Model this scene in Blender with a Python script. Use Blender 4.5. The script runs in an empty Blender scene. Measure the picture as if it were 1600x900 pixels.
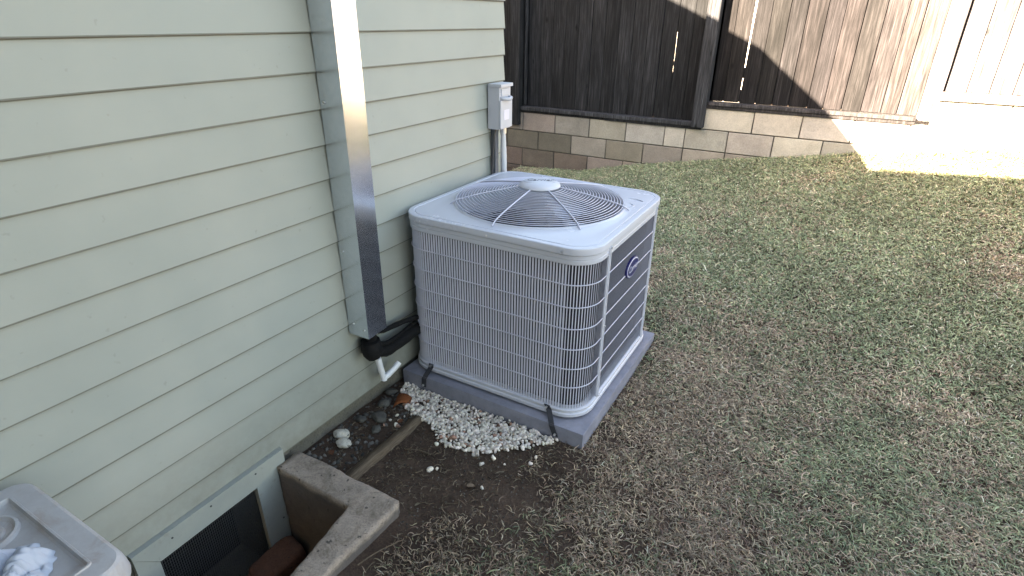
import bpy, bmesh, math, random
import numpy as np
from mathutils import Vector, Matrix, noise as mnoise
random.seed(7)
rng = np.random.default_rng(11)
S = bpy.context.scene
COL = S.collection
R = math.radians

# ------------------------------------------------------------------ camera, sky, sun, exposure
cam_d = bpy.data.cameras.new('camera')
cam = bpy.data.objects.new('camera', cam_d)
COL.objects.link(cam)
S.camera = cam
cam_d.sensor_width = 36.0
cam_d.lens = 888.37 / 1600 * 36
cam_d.clip_start = 0.02
cam_d.clip_end = 500
cr = Vector((0.8669768, 0.4982165, 0.0114682))
cu = Vector((-0.2235091, 0.3681676, 0.9024945))
cf = Vector((-0.4454155, 0.7850050, -0.4305486))
m3 = Matrix((cr, cu, -cf)).transposed()
cam.matrix_world = Matrix.Translation((1.6108, 0.0, 1.612)) @ m3.to_4x4()

SUN_D = Vector((0.45, 0.74, -0.50)).normalized()          # direction the light travels
W = bpy.data.worlds.new('World')
S.world = W
W.use_nodes = True
wn = W.node_tree.nodes
wl = W.node_tree.links
bg = wn['Background']
sky = wn.new('ShaderNodeTexSky')
sky.sky_type = 'NISHITA'
sky.sun_disc = False
sky.sun_elevation = math.asin(-SUN_D.z)
sky.sun_rotation = math.atan2(-SUN_D.x, -SUN_D.y)
sky.air_density = 1.0
sky.dust_density = 1.5
sky.ozone_density = 1.0
wl.new(sky.outputs[0], bg.inputs[0])
bg.inputs[1].default_value = 0.05
sd = bpy.data.lights.new('sun', 'SUN')
sd.energy = 4.0
sd.angle = R(0.5)
sd.color = (1.0, 0.97, 0.93)
sun = bpy.data.objects.new('sun', sd)
COL.objects.link(sun)
sun.rotation_euler = SUN_D.to_track_quat('-Z', 'Y').to_euler()
S.view_settings.view_transform = 'Standard'
S.view_settings.look = 'None'
S.view_settings.exposure = 4.5
S.view_settings.use_white_balance = True
S.view_settings.white_balance_temperature = 9000
S.view_settings.white_balance_tint = 10
S.view_settings.gamma = 1.0
S.render.engine = 'CYCLES'
S.cycles.max_bounces = 8
S.cycles.diffuse_bounces = 5

# ------------------------------------------------------------------ helpers
def tag(o, label=None, cat=None, group=None, kind=None):
    if label: o['label'] = label
    if cat: o['category'] = cat
    if group: o['group'] = group
    if kind: o['kind'] = kind
    return o

def empty(name, loc=(0, 0, 0), label=None, cat=None, group=None):
    o = bpy.data.objects.new(name, None)
    COL.objects.link(o)
    o.location = loc
    o.empty_display_size = 0.05
    tag(o, label, cat, group)
    bpy.context.view_layer.update()
    return o

def link(name, me, parent=None, mats=None, kind=None, tint=None):
    o = bpy.data.objects.new(name, me)
    COL.objects.link(o)
    if parent is not None:
        o.parent = parent
        o.matrix_parent_inverse = Matrix.Translation(-Vector(world_loc(parent)))
    if kind: o['kind'] = kind
    if tint is not None: o.color = (tint[0], tint[1], tint[2], 1)
    return o

def world_loc(o):
    p = Vector((0, 0, 0))
    if o.type == 'EMPTY':
        p = Vector(o.location)
    return p

def new_mesh(name, verts, faces, mat, smooth=False):
    me = bpy.data.meshes.new(name)
    me.from_pydata([tuple(v) for v in verts], [], faces)
    me.validate()
    me.update()
    if mat is not None: me.materials.append(mat)
    if smooth:
        me.polygons.foreach_set('use_smooth', [True] * len(me.polygons))
    return me

class MB:
    """collects shapes, builds ONE mesh"""
    def __init__(s):
        s.v = []; s.f = []
    def add(s, vs, fs):
        n = len(s.v)
        s.v += [tuple(v) for v in vs]
        s.f += [tuple(i + n for i in f) for f in fs]
        return s
    def box(s, x0, x1, y0, y1, z0, z1, b=0.0, mat4=None):
        if b <= 0:
            vs = [(x, y, z) for x in (x0, x1) for y in (y0, y1) for z in (z0, z1)]
            fs = [(0, 1, 3, 2), (4, 6, 7, 5), (0, 4, 5, 1), (2, 3, 7, 6), (0, 2, 6, 4), (1, 5, 7, 3)]
        else:
            bm = bmesh.new()
            bmesh.ops.create_cube(bm, size=1)
            for v in bm.verts:
                v.co = Vector(((x0 + x1) / 2 + v.co.x * (x1 - x0), (y0 + y1) / 2 + v.co.y * (y1 - y0), (z0 + z1) / 2 + v.co.z * (z1 - z0)))
            bmesh.ops.bevel(bm, geom=bm.edges[:], offset=b, segments=2, affect='EDGES', profile=0.6)
            bm.verts.index_update()
            vs = [v.co.copy() for v in bm.verts]
            fs = [tuple(v.index for v in f.verts) for f in bm.faces]
            bm.free()
        if mat4 is not None:
            vs = [mat4 @ Vector(v) for v in vs]
        return s.add(vs, fs)
    def tube(s, pts, rad, n=8, cap=True, closed=False):
        pts = [Vector(p) for p in pts]
        m = len(pts)
        rads = rad if isinstance(rad, (list, tuple)) else [rad] * m
        vs = []
        up = None
        for i, p in enumerate(pts):
            if closed:
                d = (pts[(i + 1) % m] - pts[i - 1]).normalized()
            else:
                d = (pts[min(i + 1, m - 1)] - pts[max(i - 1, 0)]).normalized()
            if up is None:
                up = Vector((0, 0, 1)) if abs(d.z) < 0.9 else Vector((1, 0, 0))
            a = d.cross(up).normalized()
            b = a.cross(d).normalized()
            up = b
            for k in range(n):
                t = 2 * math.pi * k / n
                vs.append(p + (a * math.cos(t) + b * math.sin(t)) * rads[i])
        fs = []
        for i in range(m if closed else m - 1):
            j = (i + 1) % m
            for k in range(n):
                k2 = (k + 1) % n
                fs.append((i * n + k, i * n + k2, j * n + k2, j * n + k))
        if cap and not closed:
            fs.append(tuple(range(n))[::-1])
            fs.append(tuple((m - 1) * n + k for k in range(n)))
        return s.add(vs, fs)
    def lathe(s, prof, c, n=48):
        vs = []
        for r, z in prof:
            for k in range(n):
                t = 2 * math.pi * k / n
                vs.append((c[0] + r * math.cos(t), c[1] + r * math.sin(t), c[2] + z))
        fs = []
        for i in range(len(prof) - 1):
            for k in range(n):
                k2 = (k + 1) % n
                fs.append((i * n + k, i * n + k2, (i + 1) * n + k2, (i + 1) * n + k))
        if prof[0][0] > 1e-6: fs.append(tuple(range(n))[::-1])
        return s.add(vs, fs)
    def build(s, name, mat, parent=None, smooth=False, kind=None, tint=None):
        me = new_mesh(name, s.v, s.f, mat, smooth)
        return link(name, me, parent, kind=kind, tint=tint)

def smooth_by_angle(o, deg=35):
    me = o.data
    bm = bmesh.new(); bm.from_mesh(me)
    bmesh.ops.recalc_face_normals(bm, faces=bm.faces[:])
    for e in bm.edges:
        e.smooth = not (len(e.link_faces) == 2 and e.calc_face_angle(0) > R(deg))
    for f in bm.faces: f.smooth = True
    bm.to_mesh(me); bm.free()
    return o

def vn(x, y, sc, seed=0, octv=3):
    """value noise, vectorised, 0..1"""
    x = np.asarray(x, float); y = np.asarray(y, float)
    out = np.zeros_like(x); amp = 1.0; tot = 0.0
    for o in range(octv):
        g = np.random.default_rng(seed * 31 + o).random((64, 64))
        u = x / sc + 13.7 * (o + 1); v = y / sc + 7.3 * (o + 1)
        i = np.floor(u).astype(int); j = np.floor(v).astype(int)
        fu = u - i; fv = v - j
        fu = fu * fu * (3 - 2 * fu); fv = fv * fv * (3 - 2 * fv)
        a = g[i % 64, j % 64]; b = g[(i + 1) % 64, j % 64]; c = g[i % 64, (j + 1) % 64]; d = g[(i + 1) % 64, (j + 1) % 64]
        out += amp * ((a * (1 - fu) + b * fu) * (1 - fv) + (c * (1 - fu) + d * fu) * fv)
        tot += amp; amp *= 0.5; sc = sc / 2
    return out / tot

# ------------------------------------------------------------------ materials
def mat(name, col, rough=0.6, metal=0.0, spec=0.5):
    m = bpy.data.materials.new(name)
    m.use_nodes = True
    b = m.node_tree.nodes['Principled BSDF']
    b.inputs['Base Color'].default_value = (*col, 1)
    b.inputs['Roughness'].default_value = rough
    b.inputs['Metallic'].default_value = metal
    b.inputs['Specular IOR Level'].default_value = spec
    return m

class NT:
    def __init__(s, m):
        s.m = m; s.n = m.node_tree.nodes; s.l = m.node_tree.links
        s.b = s.n['Principled BSDF']
    def coord(s, kind='Object', scale=(1, 1, 1), rnd=False):
        tc = s.n.new('ShaderNodeTexCoord')
        mp = s.n.new('ShaderNodeMapping')
        s.l.new(tc.outputs[kind], mp.inputs[0])
        mp.inputs['Scale'].default_value = scale
        if rnd:
            oi = s.n.new('ShaderNodeObjectInfo')
            mm = s.n.new('ShaderNodeMath'); mm.operation = 'MULTIPLY'; mm.inputs[1].default_value = 57.0
            s.l.new(oi.outputs['Random'], mm.inputs[0])
            s.l.new(mm.outputs[0], mp.inputs['Location'])
        return mp.outputs[0]
    def noise(s, vec, scale, detail=4, rough=0.55, dist=0.0):
        t = s.n.new('ShaderNodeTexNoise')
        s.l.new(vec, t.inputs['Vector'])
        t.inputs['Scale'].default_value = scale
        t.inputs['Detail'].default_value = detail
        t.inputs['Roughness'].default_value = rough
        t.inputs['Distortion'].default_value = dist
        return t.outputs['Fac']
    def ramp(s, fac, stops):
        r = s.n.new('ShaderNodeValToRGB')
        s.l.new(fac, r.inputs[0])
        els = r.color_ramp.elements
        while len(els) < len(stops): els.new(0.5)
        for e, (p, c) in zip(els, stops):
            e.position = p
            e.color = (*c, 1) if len(c) == 3 else c
        return r.outputs[0]
    def mix(s, a, b, fac, mode='MIX'):
        x = s.n.new('ShaderNodeMix'); x.data_type = 'RGBA'; x.blend_type = mode
        for sock, val in ((x.inputs[0], fac), (x.inputs[6], a), (x.inputs[7], b)):
            if hasattr(val, 'is_output'): s.l.new(val, sock)
            elif isinstance(val, (int, float)): sock.default_value = val
            else: sock.default_value = (*val, 1)
        return x.outputs[2]
    def base(s, out): s.l.new(out, s.b.inputs['Base Color'])
    def rough(s, out): s.l.new(out, s.b.inputs['Roughness'])
    def bump(s, h, strength=0.3, dist=0.01):
        b = s.n.new('ShaderNodeBump')
        b.inputs['Strength'].default_value = strength
        b.inputs['Distance'].default_value = dist
        s.l.new(h, b.inputs['Height'])
        s.l.new(b.outputs[0], s.b.inputs['Normal'])
    def objcol(s):
        oi = s.n.new('ShaderNodeObjectInfo'); return oi.outputs['Color']

def g3(v): return (v, v, v)

# painted lap siding
M_SIDE = mat('siding_paint', (0.42, 0.44, 0.375), 0.5, spec=0.35); t = NT(M_SIDE)
c = t.coord('Object', (1, 1, 1))
n1 = t.noise(c, 2.2, 3); n2 = t.noise(t.coord('Object', (1, 0.25, 3)), 60, 4, 0.7); n3 = t.noise(c, 38, 2, 0.5)
col = t.ramp(n1, [(0.3, (0.305, 0.330, 0.302)), (0.7, (0.362, 0.374, 0.336))])
col = t.mix(col, t.ramp(n3, [(0.70, g3(1)), (0.78, (0.72, 0.69, 0.66))]), 0.35, 'MULTIPLY')
sepc = t.n.new('ShaderNodeTexCoord'); sepx = t.n.new('ShaderNodeSeparateXYZ'); t.l.new(sepc.outputs['Object'], sepx.inputs[0])
mr = t.n.new('ShaderNodeMapRange'); mr.inputs[1].default_value = 0.05; mr.inputs[2].default_value = 0.38; t.l.new(sepx.outputs[2], mr.inputs[0])
dirt = t.ramp(mr.outputs[0], [(0.0, (0.60, 0.56, 0.52)), (1.0, g3(1))])
col = t.mix(col, dirt, t.ramp(t.noise(c, 9, 5, 0.7), [(0.3, g3(0.3)), (0.7, g3(1))]), 'MULTIPLY')
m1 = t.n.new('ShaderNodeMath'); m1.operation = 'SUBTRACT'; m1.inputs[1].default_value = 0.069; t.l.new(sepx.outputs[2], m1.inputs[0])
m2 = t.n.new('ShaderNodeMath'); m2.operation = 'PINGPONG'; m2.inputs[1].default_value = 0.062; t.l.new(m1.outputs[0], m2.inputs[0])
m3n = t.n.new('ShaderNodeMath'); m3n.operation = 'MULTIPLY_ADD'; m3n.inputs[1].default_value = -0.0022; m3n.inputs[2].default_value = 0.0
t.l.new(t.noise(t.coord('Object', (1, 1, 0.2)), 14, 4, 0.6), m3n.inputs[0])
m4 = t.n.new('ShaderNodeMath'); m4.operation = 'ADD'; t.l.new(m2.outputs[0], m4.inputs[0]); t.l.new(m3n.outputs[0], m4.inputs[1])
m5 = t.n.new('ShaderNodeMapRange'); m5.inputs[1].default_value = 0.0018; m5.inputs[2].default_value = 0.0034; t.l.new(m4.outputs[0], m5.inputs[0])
col = t.mix((0.15, 0.15, 0.125), col, m5.outputs[0])  # thin dark line at each lap: shadow painted into the siding colour
t.base(col); t.bump(n2, 0.12, 0.002)
t.rough(t.ramp(n1, [(0.3, g3(0.42)), (0.7, g3(0.58))]))

M_TRIM = mat('trim_paint', (0.42, 0.435, 0.375), 0.5, spec=0.35); t = NT(M_TRIM)
c = t.coord('Object')
o = t.ramp(t.noise(c, 5, 4, 0.6), [(0.3, (0.27, 0.292, 0.275)), (0.7, (0.33, 0.345, 0.315))])
o = t.mix(o, (0.16, 0.14, 0.12), t.ramp(t.noise(c, 22, 5, 0.75), [(0.58, g3(0)), (0.78, g3(0.6))]))
t.base(o); t.bump(t.noise(t.coord('Object', (1, 0.25, 1)), 60, 4), 0.12, 0.002)
M_SHEATH = mat('sheathing_dark', (0.03, 0.028, 0.025), 0.9)
M_VOID = mat('crawlspace_dirt', (0.02, 0.016, 0.012), 1.0)

# AC paint
def acpaint(name, col, rough=0.38):
    m = mat(name, col, rough, spec=0.5); t = NT(m)
    c = t.coord('Object')
    n = t.noise(c, 7, 5, 0.65); d = t.noise(c, 55, 3, 0.6)
    a = tuple(x * 0.94 for x in col)
    o = t.ramp(n, [(0.2, a), (0.8, col)])
    o = t.mix(o, t.ramp(d, [(0.66, g3(1)), (0.8, (0.84, 0.82, 0.80))]), 0.35, 'MULTIPLY')
    t.base(o)
    t.rough(t.ramp(n, [(0.2, g3(rough + 0.08)), (0.8, g3(rough - 0.02))]))
    t.bump(t.noise(c, 420, 2, 0.5), 0.05, 0.001)
    return m
M_AC = acpaint('powder_coat_grey', (0.54, 0.555, 0.625), 0.22)
M_ACD = acpaint('powder_coat_slat', (0.54, 0.555, 0.66), 0.45)
M_WIRE = acpaint('coated_wire', (0.56, 0.56, 0.66), 0.35)
M_HUB = acpaint('hub_plastic', (0.57, 0.58, 0.64), 0.4)
M_COIL = mat('coil_fins', (0.010, 0.012, 0.020), 0.6, 0.0); t = NT(M_COIL)
t.bump(t.noise(t.coord('Object', (1, 1, 0.02)), 260, 2), 0.6, 0.002)
M_FAN = mat('fan_blade', (0.17, 0.185, 0.22), 0.22, 0.7)
M_MOTOR = mat('motor_shell', (0.05, 0.05, 0.055), 0.5, 0.3)
M_PAD = mat('composite_pad', (0.19, 0.155, 0.20), 0.55); t = NT(M_PAD)
c = t.coord('Object')
o = t.ramp(t.noise(c, 11, 5, 0.7), [(0.35, (0.175, 0.18, 0.225)), (0.68, (0.25, 0.255, 0.31))])
o = t.mix(o, (0.16, 0.13, 0.10), t.ramp(t.noise(c, 28, 5, 0.7), [(0.58, g3(0)), (0.75, g3(0.5))]))
t.base(o); t.bump(t.noise(c, 300, 3, 0.6), 0.15, 0.002)
M_STRAP = mat('weathered_strap', (0.05, 0.052, 0.062), 0.5, 0.4)
M_BOLT = mat('zinc_bolt', (0.7, 0.7, 0.72), 0.3, 0.9)
M_LBLUE = mat('badge_blue', (0.008, 0.010, 0.10), 0.3)
M_LWHITE = mat('badge_white', (0.62, 0.62, 0.72), 0.35)
M_LGREY = mat('badge_grey', (0.13, 0.14, 0.18), 0.4)

# galvanised line cover
M_GALV = mat('galvanised_steel', (0.66, 0.68, 0.70), 0.28, 1.0); t = NT(M_GALV)
c = t.coord('Object', (1, 1, 0.35))
n = t.noise(c, 9, 4, 0.6)
t.rough(t.ramp(n, [(0.3, g3(0.20)), (0.7, g3(0.25))]))
vo = t.n.new('ShaderNodeTexVoronoi'); t.l.new(t.coord('Object'), vo.inputs['Vector']); vo.inputs['Scale'].default_value = 70
t.base(t.mix(t.mix((0.64, 0.69, 0.76), (0.69, 0.74, 0.81), vo.outputs['Color']), (0.45, 0.46, 0.46), t.ramp(t.noise(t.coord('Object', (1, 1, 0.5)), 16, 5, 0.7), [(0.6, g3(0)), (0.8, g3(0.2))])))

# concrete
def concrete(name, a, b, stain=(0.12, 0.11, 0.07), sc=1.0, moss=0.35):
    m = mat(name, a, 0.9, spec=0.2); t = NT(m)
    c = t.coord('Object', rnd=False)
    o = t.ramp(t.noise(c, 6 * sc, 6, 0.7), [(0.3, a), (0.7, b)])
    o = t.mix(o, stain, t.ramp(t.noise(c, 13 * sc, 6, 0.75, 0.6), [(0.5, g3(0)), (0.72, g3(moss))]))
    o = t.mix(o, t.ramp(t.noise(c, 140 * sc, 3, 0.7), [(0.30, g3(0.62)), (0.5, g3(1.0)), (0.7, g3(1.2))]), 0.7, 'MULTIPLY')
    o = t.mix(o, (0.05, 0.045, 0.04), t.ramp(t.noise(c, 45 * sc, 2, 0.5), [(0.68, g3(0)), (0.72, g3(0.8))]))
    t.base(o)
    h = t.mix(t.noise(c, 60 * sc, 6, 0.75), t.noise(c, 260 * sc, 3, 0.7), 0.4)
    t.bump(h, 0.7, 0.006)
    return m
M_CONC = concrete('weathered_concrete', (0.22, 0.178, 0.148), (0.40, 0.325, 0.27), stain=(0.09, 0.07, 0.05), moss=0.75)
_t = NT(M_CONC)
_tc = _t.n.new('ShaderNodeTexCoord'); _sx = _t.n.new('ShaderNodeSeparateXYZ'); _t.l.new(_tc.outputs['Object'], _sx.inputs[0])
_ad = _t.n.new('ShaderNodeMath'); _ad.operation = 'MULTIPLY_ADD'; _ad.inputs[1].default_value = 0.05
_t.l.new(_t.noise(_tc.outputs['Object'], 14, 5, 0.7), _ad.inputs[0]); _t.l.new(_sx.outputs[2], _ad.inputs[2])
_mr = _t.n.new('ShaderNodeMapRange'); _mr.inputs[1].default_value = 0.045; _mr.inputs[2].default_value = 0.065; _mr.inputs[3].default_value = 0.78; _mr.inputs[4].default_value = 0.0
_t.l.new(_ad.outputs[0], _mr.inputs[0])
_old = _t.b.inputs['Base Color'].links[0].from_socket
_t.base(_t.mix(_old, (0.085, 0.078, 0.078), _mr.outputs[0]))  # darker below the rim: damp soil, and well shade painted into the colour
M_FOUND = concrete('foundation_concrete', (0.10, 0.095, 0.08), (0.17, 0.155, 0.13), moss=0.6)
M_MORTAR = concrete('mortar', (0.07, 0.065, 0.06), (0.11, 0.10, 0.09))
M_CHUNK = concrete('pale_rubble', (0.40, 0.38, 0.33), (0.55, 0.52, 0.47), moss=0.5)

# concrete block, tint comes from the object colour
M_BLOCK = mat('concrete_block', (0.3, 0.27, 0.24), 0.9, spec=0.2); t = NT(M_BLOCK)
c = t.coord('Object', rnd=True)
o = t.mix(t.objcol(), t.ramp(t.noise(c, 5, 5, 0.7), [(0.3, g3(0.8)), (0.7, g3(1.12))]), 1.0, 'MULTIPLY')
o = t.mix(o, t.ramp(t.noise(c, 90, 3, 0.6), [(0.3, g3(0.75)), (0.6, g3(1.08))]), 0.6, 'MULTIPLY')
t.base(o); t.bump(t.mix(t.noise(c, 120, 4, 0.7), t.noise(c, 14, 4, 0.7), 0.4), 0.8, 0.008)

# weathered fence wood, tint comes from the object colour
M_WOOD = mat('weathered_board', (0.05, 0.05, 0.05), 0.85, spec=0.2); t = NT(M_WOOD)
c = t.coord('Object', (1, 1, 0.045), rnd=True)
gr = t.noise(c, 75, 6, 0.7, 0.3)
big = t.noise(t.coord('Object', (1, 1, 0.25), rnd=True), 9, 3, 0.6)
o = t.mix(t.objcol(), t.ramp(gr, [(0.28, g3(0.22)), (0.5, g3(0.9)), (0.72, g3(2.2))]), 1.0, 'MULTIPLY')
o = t.mix(o, t.ramp(big, [(0.3, g3(0.65)), (0.7, g3(1.3))]), 1.0, 'MULTIPLY')
vo = t.n.new('ShaderNodeTexVoronoi'); t.l.new(t.coord('Object', (1, 1, 0.45), rnd=True), vo.inputs['Vector']); vo.inputs['Scale'].default_value = 5.5
o = t.mix(o, t.ramp(vo.outputs['Distance'], [(0.035, g3(0.12)), (0.10, g3(1))]), 0.95, 'MULTIPLY')
streak = t.ramp(t.noise(t.coord('Object', (1, 1, 0.03), rnd=True), 45, 3, 0.6), [(0.60, g3(0)), (0.70, g3(1))])
o = t.mix(o, t.mix(o, g3(2.6), 1.0, 'MULTIPLY'), t.mix(g3(0), streak, 0.55))
t.base(o); t.bump(gr, 0.7, 0.004)

M_OLDWOOD = mat('old_edging_wood', (0.12, 0.085, 0.055), 0.9, spec=0.2); t = NT(M_OLDWOOD)
c = t.coord('Object', (1, 0.07, 1))
gr = t.noise(c, 80, 6, 0.7, 0.4)
t.base(t.ramp(gr, [(0.3, (0.05, 0.035, 0.025)), (0.5, (0.12, 0.088, 0.062)), (0.75, (0.20, 0.155, 0.115))]))
t.bump(gr, 0.8, 0.006)

# soil
M_SOIL = mat('soil', (0.04, 0.03, 0.025), 0.95, spec=0.15); t = NT(M_SOIL)
c = t.coord('Object')
o = t.ramp(t.noise(c, 3.5, 6, 0.7), [(0.3, (0.050, 0.033, 0.025)), (0.55, (0.092, 0.062, 0.047)), (0.8, (0.15, 0.105, 0.08))])
o = t.mix(o, t.ramp(t.noise(c, 120, 4, 0.75), [(0.3, g3(0.55)), (0.6, g3(1.15)), (0.8, g3(1.6))]), 0.8, 'MULTIPLY')
t.base(o)
t.bump(t.mix(t.noise(c, 55, 6, 0.8), t.noise(c, 260, 3, 0.7), 0.35), 1.0, 0.012)

# attribute coloured (grass, pebbles, litter)
def attrmat(name, rough=0.6, spec=0.3, transl=0.0):
    m = mat(name, (0.1, 0.1, 0.1), rough, spec=spec); t = NT(m)
    a = t.n.new('ShaderNodeAttribute'); a.attribute_name = 'tint'
    t.base(a.outputs['Color'])
    return m
M_GRASS = attrmat('grass_blades', 0.55, 0.3)
M_PEB = attrmat('pebble', 0.75, 0.3)
tt = NT(M_PEB)
tt.bump(tt.noise(tt.coord('Object'), 300, 3), 0.4, 0.002)
M_LITTER = attrmat('litter', 0.8, 0.2)

M_BLACK = mat('black_foam', (0.008, 0.008, 0.009), 0.75, spec=0.25); t = NT(M_BLACK)
t.bump(t.noise(t.coord('Object', (1, 1, 4)), 45, 4), 0.5, 0.008)
M_PVC = mat('white_pvc', (0.75, 0.76, 0.80), 0.35)
M_BOXP = acpaint('disconnect_paint', (0.50, 0.51, 0.56), 0.4)
M_FLEX = mat('flex_conduit', (0.62, 0.62, 0.64), 0.45)
M_GPIPE = mat('grey_conduit', (0.10, 0.105, 0.12), 0.5)
M_BIN = mat('aged_plastic', (0.42, 0.40, 0.42), 0.5); t = NT(M_BIN)
c = t.coord('Object')
o = t.ramp(t.noise(c, 7, 6, 0.7), [(0.3, (0.33, 0.315, 0.32)), (0.7, (0.44, 0.43, 0.44))])
o = t.mix(o, (0.30, 0.23, 0.19), t.ramp(t.noise(c, 12, 5, 0.7, 0.5), [(0.5, g3(0)), (0.75, g3(0.7))]))
t.base(o); t.bump(t.noise(c, 200, 3), 0.1, 0.002)
M_CLOTH = mat('pale_cloth', (0.42, 0.45, 0.52), 0.9, spec=0.1)
M_BRICK = concrete('worn_brick', (0.13, 0.062, 0.042), (0.20, 0.10, 0.07), stain=(0.10, 0.075, 0.06))
M_CLAY = concrete('clay_shard', (0.17, 0.055, 0.022), (0.26, 0.085, 0.035), stain=(0.08, 0.04, 0.025))
M_ROCK = concrete('dark_rock', (0.05, 0.048, 0.045), (0.12, 0.115, 0.105), sc=2)
M_MESHW = mat('galvanised_mesh', (0.10, 0.10, 0.10), 0.6, 0.4)
M_ROOF = mat('asphalt_shingle', (0.06, 0.055, 0.05), 0.9)
M_STUCCO = mat('neighbour_stucco', (0.62, 0.56, 0.50), 0.85); t = NT(M_STUCCO)
t.bump(t.noise(t.coord('Object'), 40, 5), 0.4, 0.01)
M_GLASS = mat('dark_glass', (0.03, 0.035, 0.04), 0.08, 0.0, 0.8)

# ------------------------------------------------------------------ ground
PX = [-6, -2, -0.844, -0.44, -0.16, 0.27, 0.77, 1.31, 1.75, 3.0, 5.0, 12]
PZ = [-0.04, -0.02, 0.06, 0.155, 0.215, 0.29, 0.38, 0.465, 0.55, 0.72, 0.85, 0.9]
def height(x, y):
    x = np.asarray(x, float); y = np.asarray(y, float)
    p = np.interp(x, PX, PZ)
    t = np.clip((y - 2.3) / 3.45, 0, 1.08) ** 1.25
    h = p * t
    h = h + 0.022 * (vn(x, y, 0.8, 3, 3) - 0.5) + 0.012 * (vn(x, y, 0.10, 5, 3) - 0.5)
    # keep it level under the pad, lower beside it
    return h
xs = np.concatenate([np.linspace(-40, -7, 8), np.linspace(-6, -0.25, 24), np.arange(0.0, 3.6, 0.03), np.linspace(3.7, 8, 24), np.linspace(9, 45, 10)])
ys = np.concatenate([np.linspace(-40, -5, 8), np.linspace(-4, 0.45, 20), np.arange(0.5, 6.2, 0.03), np.linspace(6.4, 9, 10), np.linspace(10, 60, 12)])
XX, YY = np.meshgrid(xs, ys, indexing='ij')
ZZ = height(XX, YY)
nx, ny = XX.shape
verts = np.stack([XX, YY, ZZ], -1).reshape(-1, 3)
faces = []
for i in range(nx - 1):
    for j in range(ny - 1):
        cx = (xs[i] + xs[i + 1]) / 2; cy = (ys[j] + ys[j + 1]) / 2
        if -0.3 < cx < 0.44 and -1.0 < cy < 1.05: continue      # the window well
        a = i * ny + j
        faces.append((a, a + ny, a + ny + 1, a + 1))
g = link('ground', new_mesh('ground', verts, faces, M_SOIL, True))
tag(g, kind='structure')

# ------------------------------------------------------------------ house
HY = 2.735            # far end of the house
ZB = 0.069            # underside of the lowest siding course
EX = 0.124            # exposure of the siding
house = empty('house', (0, 0, 0), 'pale green house wall with horizontal lap siding above a low concrete foundation', 'house')
OY0, OY1, OZ0, OZ1 = 0.55, 0.913, -0.40, 0.022   # vent opening
def siding_profile(zb, top=EX + 0.011):
    return [(0.0, zb), (-0.0004, zb + 0.004), (-0.0112, zb + top), (-0.0195, zb + top), (-0.0095, zb)]
def siding(zb, y0, y1, parent, xoff=0.0, cut=None):
    prof = siding_profile(zb) if cut is None else cut
    segs = max(1, int((y1 - y0) / 0.35))
    vs = []; fs = []
    k = len(prof)
    for i in range(segs + 1):
        y = y0 + (y1 - y0) * i / segs
        w = 0.0022 * (mnoise.noise(Vector((y * 1.7, zb * 9, 3.1))))
        for (x, z) in prof:
            vs.append((x + xoff, y, z + w))
    for i in range(segs):
        for q in range(k):
            q2 = (q + 1) % k
            fs.append((i * k + q, (i + 1) * k + q, (i + 1) * k + q2, i * k + q2))
    fs.append(tuple(range(k))); fs.append(tuple(segs * k + q for q in range(k))[::-1])
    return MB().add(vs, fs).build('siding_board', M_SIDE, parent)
TY0, TY1, TZ1 = 0.478, 1.045, 0.107     # vent trim outer
# lowest course is cut round the vent trim
z0 = ZB
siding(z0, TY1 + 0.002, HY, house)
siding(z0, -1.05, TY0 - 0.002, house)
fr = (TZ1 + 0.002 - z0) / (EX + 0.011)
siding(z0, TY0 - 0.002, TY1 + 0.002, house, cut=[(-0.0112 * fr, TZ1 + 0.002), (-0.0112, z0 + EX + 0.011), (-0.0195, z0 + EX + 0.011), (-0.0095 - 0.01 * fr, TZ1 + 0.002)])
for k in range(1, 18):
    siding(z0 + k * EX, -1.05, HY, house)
ZT = z0 + 18 * EX                          # 2.30
MB().box(-0.16, -0.0205, -3.0, HY - 0.006, 0.076, ZT).build('wall_sheathing', M_SHEATH, house)
fb = MB()
fb.box(-0.20, -0.012, OY1 + 0.001, HY - 0.02, -0.6, 0.074)
fb.box(-0.20, -0.012, -3.0, OY0 - 0.001, -0.6, 0.074)
fb.box(-0.20, -0.012, OY0 - 0.001, OY1 + 0.001, OZ1 + 0.001, 0.074)
fb.box(-0.20, -0.012, OY0 - 0.001, OY1 + 0.001, -0.6, OZ0)
fb.build('foundation', M_FOUND, house)
# dark crawlspace behind the vent
cb = MB(); cb.box(-0.9, -0.205, OY0 - 0.25, OY1 + 0.25, -0.62, 0.07)
cb.f = [f for f in cb.f if set(f) != {4, 5, 6, 7}]
cb.build('crawlspace', M_VOID, house)
# vent trim: mitred boards
def prism_x(poly, x0, x1):
    n = len(poly)
    vs = [(x0, y, z) for y, z in poly] + [(x1, y, z) for y, z in poly]
    fs = [tuple(range(n)), tuple(range(n, 2 * n))[::-1]] + [(i, i + n, (i + 1) % n + n, (i + 1) % n) for i in range(n)]
    return vs, fs
TB = -0.455
tr = MB(); tr.add(*prism_x([(OY0 - 0.002, OZ1 - 0.002), (TY0, TZ1 - 0.012), (TY0, TZ1), (TY1, TZ1), (TY1, OZ1), (OY1, OZ1)], -0.006, 0.016)); tr.build('vent_trim', M_TRIM, house)
tr = MB(); tr.add(*prism_x([(OY1, TB), (OY1, OZ1 - 0.001), (TY1 - 0.02, OZ1 - 0.001), (TY1 - 0.045, TB)], -0.006, 0.015)); tr.build('vent_trim', M_TRIM, house)
tr = MB(); tr.add(*prism_x([(TY0 + 0.005, TB), (TY0 + 0.002, TZ1 - 0.016), (OY0 - 0.002, OZ1 - 0.006), (OY0, TB)], -0.006, 0.013)); tr.build('vent_trim', M_TRIM, house)
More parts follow.
